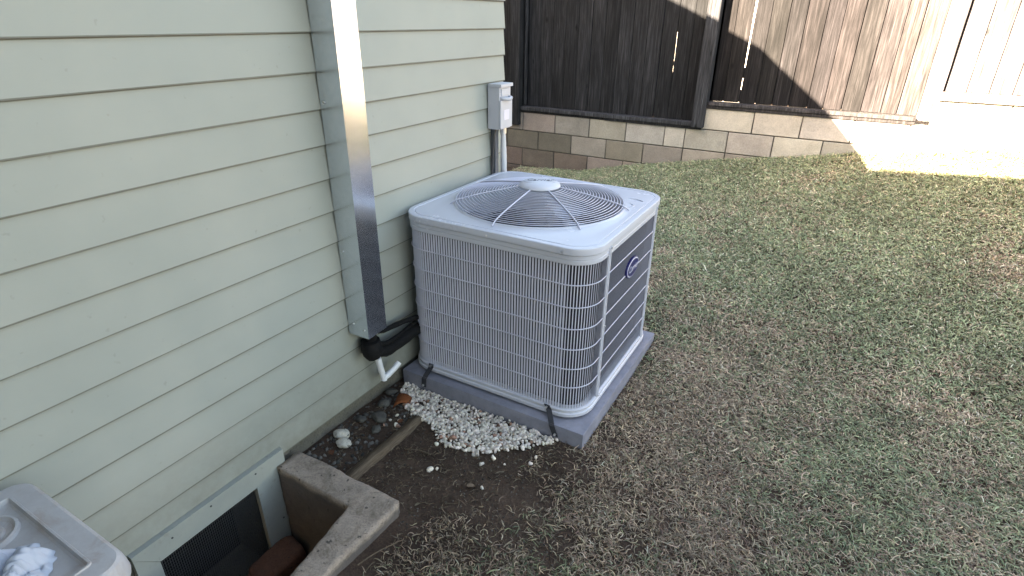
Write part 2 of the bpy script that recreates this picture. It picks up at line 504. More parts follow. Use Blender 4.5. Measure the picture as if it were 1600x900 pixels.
for yy, zz in [(0.74, 0.087), (0.919, 0.085), (0.60, 0.075), (0.99, -0.20)]:
    sc = MB(); sc.tube([(0.0155, yy, zz), (0.0175, yy, zz)], 0.0035, 8); sc.build('trim_nail', M_MOTOR, house)
# hardware cloth
hc = MB()
y = OY0 - 0.005
while y < OY1 + 0.005:
    hc.box(-0.0125, -0.0113, y, y + 0.0016, OZ0, OZ1 + 0.003); y += 0.0075
z = OZ0
while z < OZ1 + 0.005:
    hc.box(-0.0110, -0.0100, OY0 - 0.005, OY1 + 0.005, z, z + 0.0012); z += 0.0125
hc.build('vent_screen', M_MESHW, house, kind='stuff')
# gable roof: rake at the far end, eave along the wall (casts the shade on the fence)
rake = [(0.195, 2.36), (-0.452, 3.0), (-0.942, 3.37), (-1.13, 3.52), (-1.86, 3.85), (-3.6, 4.55), (-7.0, 3.0)]
rp = MB()
n = len(rake)
ya, yb = -1.05, 2.76
vs = []
for (x, z) in rake: vs += [(x, ya, z), (x, yb, z), (x, yb, z + 0.12), (x, ya, z + 0.12)]
fs = []
for i in range(n - 1):
    for q in range(4):
        q2 = (q + 1) % 4
        fs.append((i * 4 + q, (i + 1) * 4 + q, (i + 1) * 4 + q2, i * 4 + q2))
fs += [(0, 1, 2, 3), tuple((n - 1) * 4 + q for q in range(4))[::-1]]
vs = [(x, y, z - 0.12) for x, y, z in vs]
rp.add(vs, fs).build('roof', M_ROOF, house)
gw = MB()
poly = [(-0.17, 0.0), (-7.0, 0.0), (-7.0, 2.7)] + [(x, z - 0.13) for x, z in rake[::-1][1:] if x < -0.2] + [(-0.17, 2.5)]
vs = [(x, HY - 0.06, z) for x, z in poly] + [(x, HY - 0.01, z) for x, z in poly]
m = len(poly)
gw.add(vs, [tuple(range(m)), tuple(range(m, 2 * m))[::-1]] + [(i, i + m, (i + 1) % m + m, (i + 1) % m) for i in range(m)])
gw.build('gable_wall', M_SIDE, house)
# unseen wing added behind the camera to shade the lawn and cut sky light
wing = empty('shade_wing', (0, -2.5, 0), 'unseen green sided wing added behind the photographer to shade the lawn', 'house')
for k in range(15):
    vs = []; zb = z0 + k * 0.25
    pr = [(-1.092, zb), (-1.104, zb + 0.26), (-1.114, zb + 0.26), (-1.104, zb)]
    for x in (-6.5, 3.4): vs += [(x, yy, z) for yy, z in pr]
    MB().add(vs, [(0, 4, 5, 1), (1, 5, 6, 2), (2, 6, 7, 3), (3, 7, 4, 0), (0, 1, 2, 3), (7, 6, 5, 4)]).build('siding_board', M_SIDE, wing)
MB().box(-6.5, 3.39, -6.0, -1.116, -0.1, 3.88).build('wall', M_SIDE, wing)
MB().box(-1.38, 3.6, -6.1, 0.30, 3.89, 4.01).build('roof', M_ROOF, wing)
for xx in (0.2, -2.6):
    wf = MB().box(xx - 0.55, xx + 0.55, -1.09, -1.065, 1.5, 2.7).build('window', M_HUB, wing)
    MB().box(xx - 0.47, xx + 0.47, -1.064, -1.058, 1.58, 2.62).build('pane', M_GLASS, wf)

# ------------------------------------------------------------------ galvanised line-set cover
cov = empty('line_cover', (0.05, 1.52, 0.40), 'tall shiny galvanised metal line cover running up the green siding', 'line cover')
cv = MB()
X1, Y0, Y1, CZ0, CZ1 = 0.108, 1.463, 1.572, 0.408, 2.16
th = 0.0015
prof = [(0.001, Y0 - 0.018), (0.001, Y0), (X1, Y0), (X1, Y1), (0.001, Y1), (0.001, Y1 + 0.018)]
inn = [(0.001 + th, Y0 - 0.018), (0.001 + th, Y0 + th), (X1 - th, Y0 + th), (X1 - th, Y1 - th), (0.001 + th, Y1 - th), (0.001 + th, Y1 + 0.018)]
path = prof[1:5]; ins = inn[1:5]
zs = np.linspace(CZ0, CZ1, 16)
vs = []; fs = []
lp = path + ins[::-1]
k = len(lp)
for i, z in enumerate(zs):
    w = 0.0011 * mnoise.noise(Vector((0, 0, z * 3.3)))
    for q, (x, y) in enumerate(lp):
        vs.append((x + (w if x > 0.05 else 0), y, z + (0.006 if i == 0 and x > 0.05 and y > 1.52 else 0)))
for i in range(len(zs) - 1):
    for q in range(k):
        q2 = (q + 1) % k
        fs.append((i * k + q, i * k + q2, (i + 1) * k + q2, (i + 1) * k + q))
fs += [tuple(range(k))[::-1], tuple((len(zs) - 1) * k + q for q in range(k))]
cv.add(vs, fs)
cv.build('cover_channel', M_GALV, cov)
for (x, z) in [(0.02, 1.335), (0.02, 0.78), (0.088, 0.445), (0.03, 0.46)]:
    MB().lathe([(0, 0.0), (0, 0), (0.0042, 0.0), (0.0042, 0.0), (0.0035, 0.002), (0.0, 0.003)], (0, 0, 0), 10)
    b = MB(); b.tube([(x, Y0 - 0.0035, z), (x, Y0 + 0.001, z)], 0.0042, 8); b.build('screw', M_BOLT, cov)

# insulated refrigerant lines
ls = empty('refrigerant_lines', (0.06, 1.55, 0.2), 'black foam insulated pipes bending from under the metal cover to the air conditioner', 'pipe')
def bez(P, n=14):
    P = [Vector(p) for p in P]; out = []
    for i in range(n + 1):
        t = i / n; q = P[:]
        while len(q) > 1: q = [a.lerp(b, t) for a, b in zip(q, q[1:])]
        out.append(q[0])
    return out
a = bez([(0.055, 1.515, 0.50), (0.055, 1.525, 0.33), (0.05, 1.53, 0.22), (0.05, 1.64, 0.235), (0.05, 1.74, 0.275), (0.08, 1.86, 0.28)])
b = MB(); b.tube(a, [0.027 + 0.002 * math.sin(i * 1.9) for i in range(len(a))], 12); smooth_by_angle(b.build('suction_line', M_BLACK, ls), 60)
a = bez([(0.035, 1.545, 0.50), (0.04, 1.555, 0.35), (0.03, 1.57, 0.33), (0.03, 1.70, 0.35), (0.045, 1.77, 0.345), (0.09, 1.87, 0.33)])
b = MB(); b.tube(a, [0.012 + 0.001 * math.sin(i * 2.3) for i in range(len(a))], 10); smooth_by_angle(b.build('liquid_line', M_BLACK, ls), 60)
a = bez([(0.075, 1.50, 0.46), (0.072, 1.515, 0.35), (0.06, 1.55, 0.29), (0.045, 1.66, 0.27), (0.05, 1.80, 0.30)])
b = MB(); b.tube(a, 0.011, 10); smooth_by_angle(b.build('wire_whip', M_BLACK, ls), 60)
b = MB(); b.tube([(0.056, 1.519, 0.36), (0.056, 1.522, 0.33), (0.058, 1.528, 0.30), (0.060, 1.535, 0.285)], [0.041, 0.046, 0.045, 0.041], 12); smooth_by_angle(b.build('tape_wrap', M_BLACK, ls), 60)
dp = empty('drain_pipe', (0.06, 1.57, 0.14), 'short white plastic pipe elbow poking out below the black pipes', 'pipe')
b = MB(); b.tube([(0.063, 1.547, 0.26), (0.062, 1.560, 0.19), (0.061, 1.572, 0.142)], 0.0135, 12); smooth_by_angle(b.build('downpipe', M_PVC, dp), 40)
b = MB(); b.tube([(0.061, 1.572, 0.128), (0.061, 1.574, 0.140), (0.062, 1.600, 0.140), (0.068, 1.640, 0.155), (0.072, 1.668, 0.172)], [0.015, 0.0155, 0.0145, 0.0135, 0.0135], 12); smooth_by_angle(b.build('elbow', M_PVC, dp), 40)

# ------------------------------------------------------------------ disconnect box and its conduits
db = empty('disconnect_box', (0.0, 2.56, 1.09), 'small pale grey electrical box mounted near the end of the siding', 'electrical box')
BX0, BX1, BY0, BY1, BZ0, BZ1 = 0.002, 0.072, 2.560, 2.672, 1.085, 1.302
MB().box(BX0, BX1, BY0, BY1, BZ0, BZ1, 0.004).build('enclosure', M_BOXP, db)
MB().box(BX1 + 0.0005, BX1 + 0.009, BY0 - 0.002, BY1 + 0.002, BZ0 + 0.006, BZ1 - 0.072, 0.002).build('cover', M_BOXP, db)
MB().box(BX0 + 0.006, BX1 + 0.012, BY0 - 0.004, BY1 + 0.004, BZ1 - 0.010, BZ1 + 0.006, 0.002).build('rain_lip', M_BOXP, db)
ph = MB(); ph.tube(bez([(BX1 + 0.001, BY0 + 0.016, BZ1 - 0.062), (BX1 + 0.035, BY0 + 0.018, BZ1 - 0.068), (BX1 + 0.035, BY1 - 0.018, BZ1 - 0.068), (BX1 + 0.001, BY1 - 0.016, BZ1 - 0.062)], 10), 0.009, 8); smooth_by_angle(ph.build('pull_handle', M_BOXP, db), 50)
MB().box(BX1 + 0.0005, BX1 + 0.0045, BY0 + 0.014, BY1 - 0.014, BZ1 - 0.050, BZ1 - 0.018, 0.0015).build('handle_plate', M_BOXP, db)
MB().box(BX1 + 0.0092, BX1 + 0.0102, BY0 + 0.03, BY1 - 0.03, BZ1 - 0.17, BZ1 - 0.12).build('rating_label', M_LWHITE, db)
fc = empty('flexible_conduit', (0.06, 2.6, 0.75), 'white flexible conduit dropping from the electrical box behind the air conditioner', 'conduit')
b = MB(); b.tube([(0.050, 2.635, 1.086), (0.050, 2.635, 1.056)], 0.017, 10); b.build('coupling', M_BOLT, fc)
a = bez([(0.050, 2.635, 1.057), (0.050, 2.640, 0.98), (0.040, 2.655, 0.92), (0.030, 2.68, 0.80), (0.02, 2.70, 0.60)], 18)
b = MB(); b.tube(a, [0.0125 + 0.0045 * min(1, i / 7) + 0.0008 * (i % 2) for i in range(len(a))], 10); smooth_by_angle(b.build('hose', M_FLEX, fc), 60)
gp = empty('wall_conduit', (0.02, 2.58, 0.1), 'dark grey conduit fixed to the siding under the electrical box', 'conduit')
b = MB(); b.box(0.002, 0.030, 2.590, 2.622, 0.15, 1.084, 0.004); b.build('raceway', M_GPIPE, gp)
b = MB(); b.tube(bez([(0.035, 2.58, 1.085), (0.035, 2.55, 1.0), (0.02, 2.57, 0.95), (0.012, 2.56, 0.3)], 12), 0.006, 6); b.build('cable', M_MOTOR, gp)

# ------------------------------------------------------------------ equipment pad
pad = MB(); pad.box(0.022, 0.965, 1.742, 2.712, -0.06, 0.076, 0.007)
po = tag(smooth_by_angle(pad.build('equipment_pad', M_PAD), 30), 'flat grey composite pad under the air conditioner', 'pad')

# ------------------------------------------------------------------ air conditioner
ACX, ACY, HW = 0.479, 2.240, 0.450
ac = empty('air_conditioner', (ACX, ACY, 0.08), 'large square grey outdoor air conditioner unit with louvred sides and round top fan grille', 'air conditioner')
CRR = 0.118
def rsq(hw, r, n_arc=10, n_side=14):
    """rounded square path around the origin, list of (x, y, nx, ny), anticlockwise"""
    out = []
    for ci, (sx, sy, a0) in enumerate([(1, -1, -90), (1, 1, 0), (-1, 1, 90), (-1, -1, 180)]):
        cx, cy = sx * (hw - r), sy * (hw - r)
        for k in range(n_arc + 1):
            a = R(a0 + 90 * k / n_arc)
            out.append((cx + r * math.cos(a), cy + r * math.sin(a), math.cos(a), math.sin(a)))
        e = out[-1]
        nxt = [(1, 1, 0), (-1, 1, 90), (-1, -1, 180), (1, -1, -90)][ci]
        ncx, ncy = nxt[0] * (hw - r), nxt[1] * (hw - r)
        a = R(nxt[2]); q = (ncx + r * math.cos(a), ncy + r * math.sin(a))
        for k in range(1, n_side):
            f = k / n_side
            out.append((e[0] + (q[0] - e[0]) * f, e[1] + (q[1] - e[1]) * f, e[2], e[3]))
    return out
BASE = rsq(HW, CRR)
NB = len(BASE)
def loop_off(d, z):
    return [(ACX + x - nx * d, ACY + y - ny * d, z) for x, y, nx, ny in BASE]
def skin(loops, closed=True):
    vs = [v for l in loops for v in l]; fs = []
    n = len(loops[0])
    for i in range(len(loops) - 1):
        for k in range(n):
            k2 = (k + 1) % n
            fs.append((i * n + k, i * n + k2, (i + 1) * n + k2, (i + 1) * n + k))
    return vs, fs
# base pan
b = MB(); b.add(*skin([loop_off(0.30, 0.088), loop_off(0.0, 0.088), loop_off(-0.006, 0.090), loop_off(-0.007, 0.104), loop_off(-0.001, 0.108), loop_off(-0.003, 0.112), loop_off(-0.003, 0.122), loop_off(0.004, 0.126), loop_off(0.03, 0.127)]))
smooth_by_angle(b.build('base_pan', M_AC, ac), 30)
for fx in (0.15, 0.84):
    for fy in (1.9, 2.58):
        MB().box(fx - 0.03, fx + 0.03, fy - 0.03, fy + 0.03, 0.0765, 0.0885).build('foot', M_MOTOR, ac)
# coil
b = MB(); b.add(*skin([loop_off(0.042, 0.12), loop_off(0.042, 0.80)])); smooth_by_angle(b.build('coil', M_COIL, ac), 30)
b = MB(); b.add(*skin([loop_off(0.06, 0.13), loop_off(0.06, 0.78)])); smooth_by_angle(b.build('inner_coil', M_COIL, ac), 30)
MB().box(ACX - 0.37, ACX + 0.37, ACY - 0.37, ACY + 0.37, 0.128, 0.135).build('inner_floor', M_COIL, ac)
# louvre slats
def along(path, s):
    """point at arclength s on the closed path"""
    n = len(path)
    while True:
        for i in range(n):
            p, q = path[i], path[(i + 1) % n]
            L = math.hypot(q[0] - p[0], q[1] - p[1])
            if s <= L:
                f = s / max(L, 1e-9)
                nx = p[2] + (q[2] - p[2]) * f; ny = p[3] + (q[3] - p[3]) * f
                l = math.hypot(nx, ny)
                return p[0] + (q[0] - p[0]) * f, p[1] + (q[1] - p[1]) * f, nx / l, ny / l
            s -= L
PER = sum(math.hypot(BASE[(i + 1) % NB][0] - BASE[i][0], BASE[(i + 1) % NB][1] - BASE[i][1]) for i in range(NB))
PIT = 0.0128
sl = MB()
ns = int(PER / PIT)
TILT = R(33)
for i in range(ns):
    x, y, nx, ny = along(BASE, i * PER / ns)
    na_ = math.degrees(math.atan2(ny, nx))
    a = math.atan2(ny, nx) + (R(20) if -88 < na_ < -2 else TILT)   # blade normal is turned to one side
    tx, ty = -math.sin(a), math.cos(a)
    px, py = ACX + x - nx * 0.007, ACY + y - ny * 0.007
    w = 0.0021 if -80 < na_ < -2 else 0.0034; th2 = 0.0004
    bx, by = math.cos(a) * th2, math.sin(a) * th2
    zlo, zhi = 0.125, 0.785
    vs = []
    for z in (zlo, zhi):
        vs += [(px - tx * w - bx, py - ty * w - by, z), (px + tx * w - bx, py + ty * w - by, z), (px + tx * w + bx, py + ty * w + by, z), (px - tx * w + bx, py - ty * w + by, z)]
    sl.add(vs, [(0, 1, 5, 4), (1, 2, 6, 5), (2, 3, 7, 6), (3, 0, 4, 7)])
sl.build('louvre_slats', M_ACD, ac, kind='stuff')
# horizontal guard wires
for z in (0.235, 0.325, 0.417, 0.51, 0.605, 0.70):
    b = MB(); b.tube([(p[0], p[1], z) for p in loop_off(0.0012, z)], 0.0024, 6, closed=True)
    smooth_by_angle(b.build('guard_wire', M_WIRE, ac), 80)
# top band with grooves
b = MB(); b.add(*skin([loop_off(0.03, 0.782), loop_off(0.002, 0.782), loop_off(-0.001, 0.785), loop_off(-0.001, 0.800), loop_off(0.001, 0.802), loop_off(-0.002, 0.805), loop_off(-0.002, 0.8195), loop_off(0.003, 0.821), loop_off(0.006, 0.823)]))
smooth_by_angle(b.build('top_band', M_AC, ac), 30)
# lid
FCX, FCY, FR = 0.475, 2.245, 0.382
def circ(r, z, blend=0.0):
    out = []
    for (x, y, nx, ny) in BASE:
        a = math.atan2(ACY + y - FCY, ACX + x - FCX)
        out.append((FCX + r * math.cos(a), FCY + r * math.sin(a), z))
    return out
def lerp_loop(A, B, f, z):
    return [(a[0] + (b[0] - a[0]) * f, a[1] + (b[1] - a[1]) * f, z) for a, b in zip(A, B)]
A = loop_off(0.032, 0.851); Bc = circ(FR + 0.009, 0.856)
b = MB(); b.add(*skin([loop_off(0.0, 0.8215), loop_off(-0.0045, 0.822), loop_off(-0.0055, 0.824), loop_off(-0.0055, 0.845), loop_off(-0.0045, 0.8485), loop_off(-0.001, 0.8505), loop_off(0.005, 0.8508), loop_off(0.018, 0.8508), loop_off(0.020, 0.8480), loop_off(0.0235, 0.8478), loop_off(0.026, 0.8505), A, lerp_loop(A, Bc, 0.35, 0.850), lerp_loop(A, Bc, 0.7, 0.8515), Bc, circ(FR + 0.004, 0.862), circ(FR - 0.002, 0.862), circ(FR - 0.006, 0.856), circ(FR - 0.008, 0.80), circ(FR - 0.008, 0.70)]))
smooth_by_angle(b.build('lid', M_AC, ac), 24)
for k, (sx, sy) in enumerate([(0.33, -HW - 0.001), (-0.33, -HW - 0.001), (0.0, -HW - 0.001)]):
    b = MB(); b.tube([(ACX + sx, ACY + sy - 0.006, 0.833), (ACX + sx, ACY + sy + 0.004, 0.833)], 0.004, 8); b.build('screw', M_BOLT, ac)
# embossed corner of the lid
b = MB(); b.tube([(0.845 + 0.022 * math.cos(t_), 2.40 + 0.03 * math.sin(t_), 0.8525) for t_ in np.linspace(-2.2, 2.2, 14)], 0.003, 6); smooth_by_angle(b.build('lid_emboss', M_AC, ac), 70)
b = MB(); b.tube(bez([(0.800, 2.50, 0.8525), (0.84, 2.53, 0.8525), (0.88, 2.50, 0.8525)], 8), 0.003, 6); smooth_by_angle(b.build('lid_emboss', M_AC, ac), 70)
# corner posts
for (y, x, w) in [(1.963, ACX + HW, 0.012), (2.56, ACX + HW, 0.009)]:
    b = MB(); b.box(x - 0.004, x + 0.0045, y - w, y + w, 0.118, 0.819, 0.002)
    b.box(x + 0.0045, x + 0.007, y - w * 0.35, y + w * 0.35, 0.12, 0.8185)
    b.build('corner_post', M_AC, ac)
for (yy, zz) in [(1.965, 0.815), (1.965, 0.125), (1.965, 0.47)]:
    b = MB(); b.tube([(ACX + HW + 0.004, yy, zz), (ACX + HW + 0.011, yy, zz)], 0.0045, 8); b.build('screw', M_BOLT, ac)
# fan grille
NR = 21
dome = lambda r: 0.868 + 0.056 * max(0.0, 1 - ((r - 0.085) / 0.285)) ** 0.8
ringme = None
for k in range(NR):
    r = 0.105 + (FR - 0.004 - 0.105) * k / (NR - 1)
    b = MB(); b.tube([(FCX + r * math.cos(a), FCY + r * math.sin(a), dome(r)) for a in np.linspace(0, 2 * math.pi, 65)[:-1]], 0.0020, 5, closed=True)
    smooth_by_angle(b.build('grille_ring', M_WIRE, ac), 80)
for k in range(7):
    a = R(-142 + 360 / 7 * k)
    pts = []
    for r in np.linspace(0.08, FR + 0.024, 12):
        zz = (dome(r) if r < FR else 0.864) + 0.0042
        pts.append((FCX + r * math.cos(a), FCY + r * math.sin(a), zz))
    pts[-1] = (pts[-1][0], pts[-1][1], 0.855)
    b = MB(); b.tube(pts, 0.0034, 6); smooth_by_angle(b.build('grille_spoke', M_WIRE, ac), 80)
b = MB(); b.lathe([(0.0, 0.953), (0.03, 0.9522), (0.06, 0.949), (0.080, 0.943), (0.090, 0.936), (0.093, 0.929), (0.091, 0.925), (0.0, 0.922)], (FCX, FCY, 0), 48)
b.v = [(x, y, z - 0.0) for x, y, z in b.v]
hub = smooth_by_angle(b.build('hub_cap', M_HUB, ac), 40)
# fan
b = MB(); b.tube([(FCX, FCY, 0.60), (FCX, FCY, 0.80)], 0.075, 20); smooth_by_angle(b.build('fan_motor', M_MOTOR, ac), 50)
for k in range(3):
    a0 = R(-42 + 120 * k)
    vs = []; fs = []
    nr, na = 8, 8
    for i in range(nr + 1):
        r = 0.06 + 0.285 * i / nr
        half = R(15 + 13 * (i / nr))
        for j in range(na + 1):
            f = j / na * 2 - 1
            a = a0 + f * half + 0.25 * (i / nr)
            vs.append((FCX + r * math.cos(a), FCY + r * math.sin(a), 0.785 + 0.045 * f * (0.4 + 0.6 * (1 - i / nr)) - 0.012 * f * f))
    for i in range(nr):
        for j in range(na):
            p = i * (na + 1) + j
            fs.append((p, p + 1, p + na + 2, p + na + 1))
    b = MB(); b.add(vs, fs); smooth_by_angle(b.build('fan_blade', M_FAN, ac), 80)

# lettering
def text_mesh(name, s, size, extrude, matrix, mt, parent, shear=0.25):
    cu_ = bpy.data.curves.new(name, 'FONT')
    cu_.body = s; cu_.size = size; cu_.extrude = extrude; cu_.align_x = 'CENTER'; cu_.align_y = 'CENTER'; cu_.shear = shear
    cu_.resolution_u = 3
    tmp = bpy.data.objects.new(name + '_tmp', cu_)
    COL.objects.link(tmp)
    bpy.context.view_layer.update()
    me = bpy.data.meshes.new_from_object(tmp)
    bpy.data.objects.remove(tmp)
    me.transform(matrix)
    me.materials.clear(); me.materials.append(mt)
    return link(name, me, parent)
# oval badge on the +X face; local x -> +Y, local y -> +Z, local z -> +X
MX = Matrix(((0, 0, 1, ACX + HW + 0.006), (1, 0, 0, 2.268), (0, 1, 0, 0.622), (0, 0, 0, 1)))
def oval(name, rx, ry, d0, d1, mt, parent):
    n = 40
    vs = [MX @ Vector((rx * math.cos(2 * math.pi * k / n), ry * math.sin(2 * math.pi * k / n), d)) for d in (d0, d1) for k in range(n)]
    vs += [MX @ Vector((rx * 0.97 * math.cos(2 * math.pi * k / n), ry * 0.94 * math.sin(2 * math.pi * k / n), d1 + 0.0008)) for k in range(n)]
    fs = [(k, (k + 1) % n, n + (k + 1) % n, n + k) for k in range(n)] + [(n + k, n + (k + 1) % n, 2 * n + (k + 1) % n, 2 * n + k) for k in range(n)] + [tuple(2 * n + k for k in range(n))]
    return MB().add(vs, fs).build(name, mt, parent)
badge = oval('badge', 0.079, 0.047, -0.008, 0.0, M_LBLUE, ac)
oval('badge_ring', 0.073, 0.042, 0.0, 0.0014, M_LWHITE, badge)
oval('badge_face', 0.068, 0.0375, 0.0016, 0.0028, M_LBLUE, badge)
text_mesh('badge_lettering', 'Carrier', 0.040, 0.0004, MX @ Matrix.Translation((0, 0, 0.0042)), M_LWHITE, badge)
ang = R(28)
MH = Matrix.Translation((FCX, FCY - 0.003, 0.9535)) @ Matrix.Rotation(ang, 4, 'Z')
text_mesh('hub_lettering', 'Carrier', 0.040, 0.0006, MH, M_LGREY, hub)
n = 40
b = MB(); b.tube([MH @ Vector((0.074 * math.cos(2 * math.pi * k / n), 0.040 * math.sin(2 * math.pi * k / n), -0.004)) for k in range(n)], 0.0014, 4, closed=True)
b.build('hub_oval', M_HUB, hub)
# tie-down straps on the front of the pad
def strap(x0, x1, label):
    st = empty('tie_down_strap', (x1, 1.742, 0.04), label, 'metal strap', 'metal straps holding the unit to its pad')
    w = 0.013
    pts = [((x0), 1.7835, 0.128), (x0 + (x1 - x0) * 0.15, 1.784, 0.110), (x0 + (x1 - x0) * 0.55, 1.752, 0.083), (x0 + (x1 - x0) * 0.72, 1.7375, 0.068), (x1, 1.7375, 0.022)]
    vs = []
    for p in pts: vs += [(p[0] - w, p[1], p[2]), (p[0] + w, p[1], p[2]), (p[0] + w, p[1] + 0.0025, p[2] + 0.0015), (p[0] - w, p[1] + 0.0025, p[2] + 0.0015)]
    fs = []
    for i in range(len(pts) - 1):
        for q in range(4):
            q2 = (q + 1) % 4; fs.append((i * 4 + q, i * 4 + q2, (i + 1) * 4 + q2, (i + 1) * 4 + q))
    fs += [(3, 2, 1, 0), tuple((len(pts) - 1) * 4 + q for q in range(4))]
    MB().add(vs, fs).build('strap_plate', M_STRAP, st)
    for (x, y, z) in [(x0, 1.783, 0.120), (x1 - 0.001, 1.7375, 0.032)]:
        b = MB(); b.tube([(x, y + 0.001, z), (x, y - 0.007, z)], 0.0055, 6); b.build('bolt', M_BOLT, st)
strap(0.165, 0.150, 'dark metal strap on the pad edge nearest the house wall')
strap(0.775, 0.842, 'dark metal strap on the pad edge near the outer lawn corner')

# ------------------------------------------------------------------ concrete window well
ww = empty('window_well', (0.45, 1.05, -0.5), 'L shaped low concrete retaining curb around the vent opening by the house', 'window well')
def rough_block(poly, z0, z1, mt, name, parent, sub=0.02, amp=0.004):
    bm = bmesh.new()
    vb = [bm.verts.new((x, y, z0)) for x, y in poly]
    f = bm.faces.new(vb)
    r = bmesh.ops.extrude_face_region(bm, geom=[f])
    for v in [g_ for g_ in r['geom'] if isinstance(g_, bmesh.types.BMVert)]: v.co.z = z1
    bmesh.ops.triangulate(bm, faces=bm.faces[:])
    for _ in range(7):
        es = [e for e in bm.edges if e.calc_length() > sub * 1.6]
        if not es: break
        bmesh.ops.subdivide_edges(bm, edges=es, cuts=1)
        bmesh.ops.triangulate(bm, faces=[f for f in bm.faces if len(f.verts) > 3])
    bmesh.ops.recalc_face_normals(bm, faces=bm.faces[:])
    for v in bm.verts:
        n_ = v.normal
        d = mnoise.noise(v.co * 16) * amp + mnoise.noise(v.co * 55) * amp * 0.5
        sharp = 1 - max(abs(n_.x), abs(n_.y), abs(n_.z))
        v.co += n_ * (d - sharp * 0.012 * (0.6 + mnoise.noise(v.co * 9)))
    for f in bm.faces: f.smooth = True
    me = bpy.data.meshes.new(name); bm.to_mesh(me); bm.free()
    me.materials.append(mt)
    return link(name, me, parent)
rough_block([(0.018, 1.004), (0.392, 1.002), (0.435, 0.72), (0.47, 0.4), (0.49, -0.4), (0.60, -0.4), (0.56, 0.4), (0.525, 0.80), (0.54, 1.095), (0.53, 1.112), (0.018, 1.112)], -0.55, 0.052, M_CONC, 'curb', ww, 0.016)
b = MB(); b.box(-0.012, 0.50, -0.5, 1.02, -0.60, -0.45); b.build('well_floor', M_SOIL, ww)
for (x, y, z, rot, sz, lab) in [(0.055, 0.90, -0.345, 0.5, (0.10, 0.058, 0.05), 'worn reddish brick lying in the window well against the far trim'),
                               (0.040, 0.775, -0.385, 0.25, (0.095, 0.055, 0.05), 'second brick lower in the window well, partly under the screen')]:
    bm = bmesh.new(); bmesh.ops.create_cube(bm, size=1)
    bmesh.ops.subdivide_edges(bm, edges=bm.edges[:], cuts=6, use_grid_fill=True)
    for v in bm.verts:
        p = v.co.copy() * 2
        q = Vector((p.x, p.y, p.z)); l = (abs(p.x) ** 5 + abs(p.y) ** 5 + abs(p.z) ** 5) ** 0.2
        q = q / max(l, 1e-6) * max(abs(p.x), abs(p.y), abs(p.z))
        v.co = Vector((q.x * sz[0], q.y * sz[1], q.z * sz[2])) + Vector((1, 1, 1)) * 0.004 * mnoise.noise(q * 2.3 + Vector((x * 9, 0, 0)))
    for f in bm.faces: f.smooth = True
    me = bpy.data.meshes.new('brick'); bm.to_mesh(me); bm.free(); me.materials.append(M_BRICK)
    o = link('brick', me); o.location = (x, y, z); o.rotation_euler = (0.15, -0.2, rot + 0.9)
    tag(o, lab, 'brick', 'worn bricks in the window well')

# ------------------------------------------------------------------ old plastic bin with a cloth
bn = empty('plastic_bin', (0.25, 0.0, 0), 'old off-white plastic bin lid with raised rim at the bottom left, close to the siding', 'bin')
def rrect(x0, x1, y0, y1, r, n=8):
    out = []
    for (cx, cy, a0) in [(x1 - r, y0 + r, -90), (x1 - r, y1 - r, 0), (x0 + r, y1 - r, 90), (x0 + r, y0 + r, 180)]:
        for k in range(n + 1):
            a = R(a0 + 90 * k / n); out.append((cx + r * math.cos(a), cy + r * math.sin(a)))
    return out
def rl(d, z, r=0.05):
    return [(x, y, z) for x, y in rrect(0.022 + d, 0.492 - d, -0.36 + d, 0.338 - d, max(0.006, r - d))]
lpz = [rl(0.012, 0.50), rl(-0.004, 0.503), rl(-0.006, 0.512), rl(-0.001, 0.545), rl(0.004, 0.555), rl(0.010, 0.560), rl(0.050, 0.561, 0.062), rl(0.0515, 0.564, 0.062), rl(0.056, 0.564, 0.062), rl(0.059, 0.552, 0.064), rl(0.064, 0.5495, 0.066), rl(0.10, 0.5485, 0.10)]
vs, fs = skin(lpz); nn = len(lpz[0]); fs.append(tuple((len(lpz) - 1) * nn + k for k in range(nn)))
smooth_by_angle(MB().add(vs, fs).build('lid', M_BIN, bn), 22)
lpz = [rl(0.016, 0.50), rl(0.03, 0.30), rl(0.05, 0.0)]
vs, fs = skin(lpz); fs.append(tuple(2 * nn + k for k in range(nn))[::-1])
smooth_by_angle(MB().add(vs, fs).build('tub', M_BIN, bn), 50)
b = MB(); b.lathe([(0.062, 0.5475), (0.060, 0.556), (0.054, 0.558), (0.050, 0.553), (0.047, 0.549), (0.034, 0.5485), (0.031, 0.555), (0.0, 0.556)], (0.155, 0.205, 0), 36)
smooth_by_angle(b.build('round_boss', M_BIN, bn), 40)
# crumpled cloth
n = 80
vs = []; fs = []
for i in range(n):
    for j in range(n):
        u = i / (n - 1) * 2 - 1; v = j / (n - 1) * 2 - 1
        rr = max(abs(u), abs(v)); l = math.hypot(u, v) + 1e-6
        sx = u * rr / l; sy = v * rr / l
        e = 1 + 0.22 * mnoise.noise(Vector((u / l * 2.1, v / l * 2.1, 2))) + 0.08 * mnoise.noise(Vector((u / l * 6, v / l * 6, 5)))
        x = 0.315 + sx * 0.088 * e; y = 0.175 + sy * 0.088 * e
        wx = x + 0.02 * mnoise.noise(Vector((x * 14, y * 14, 7))); wy = y + 0.02 * mnoise.noise(Vector((x * 14, y * 14, 9)))
        c1 = abs(mnoise.noise(Vector((wx * 22 + wy * 9, wy * 12, 0.4)))) ** 0.6
        c2 = abs(mnoise.noise(Vector((wx * 40, wy * 48 - wx * 20, 4.4)))) ** 0.7
        z = 0.5505 + (0.052 * c1 + 0.016 * c2) * (1 - rr ** 4) + 0.006 * (1 - rr ** 2)
        vs.append((x, y, z))
for i in range(n - 1):
    for j in range(n - 1):
        a = i * n + j; fs.append((a, a + n, a + n + 1, a + 1))
b = MB(); b.add(vs, fs)
cl = smooth_by_angle(b.build('cloth', M_CLOTH), 40)
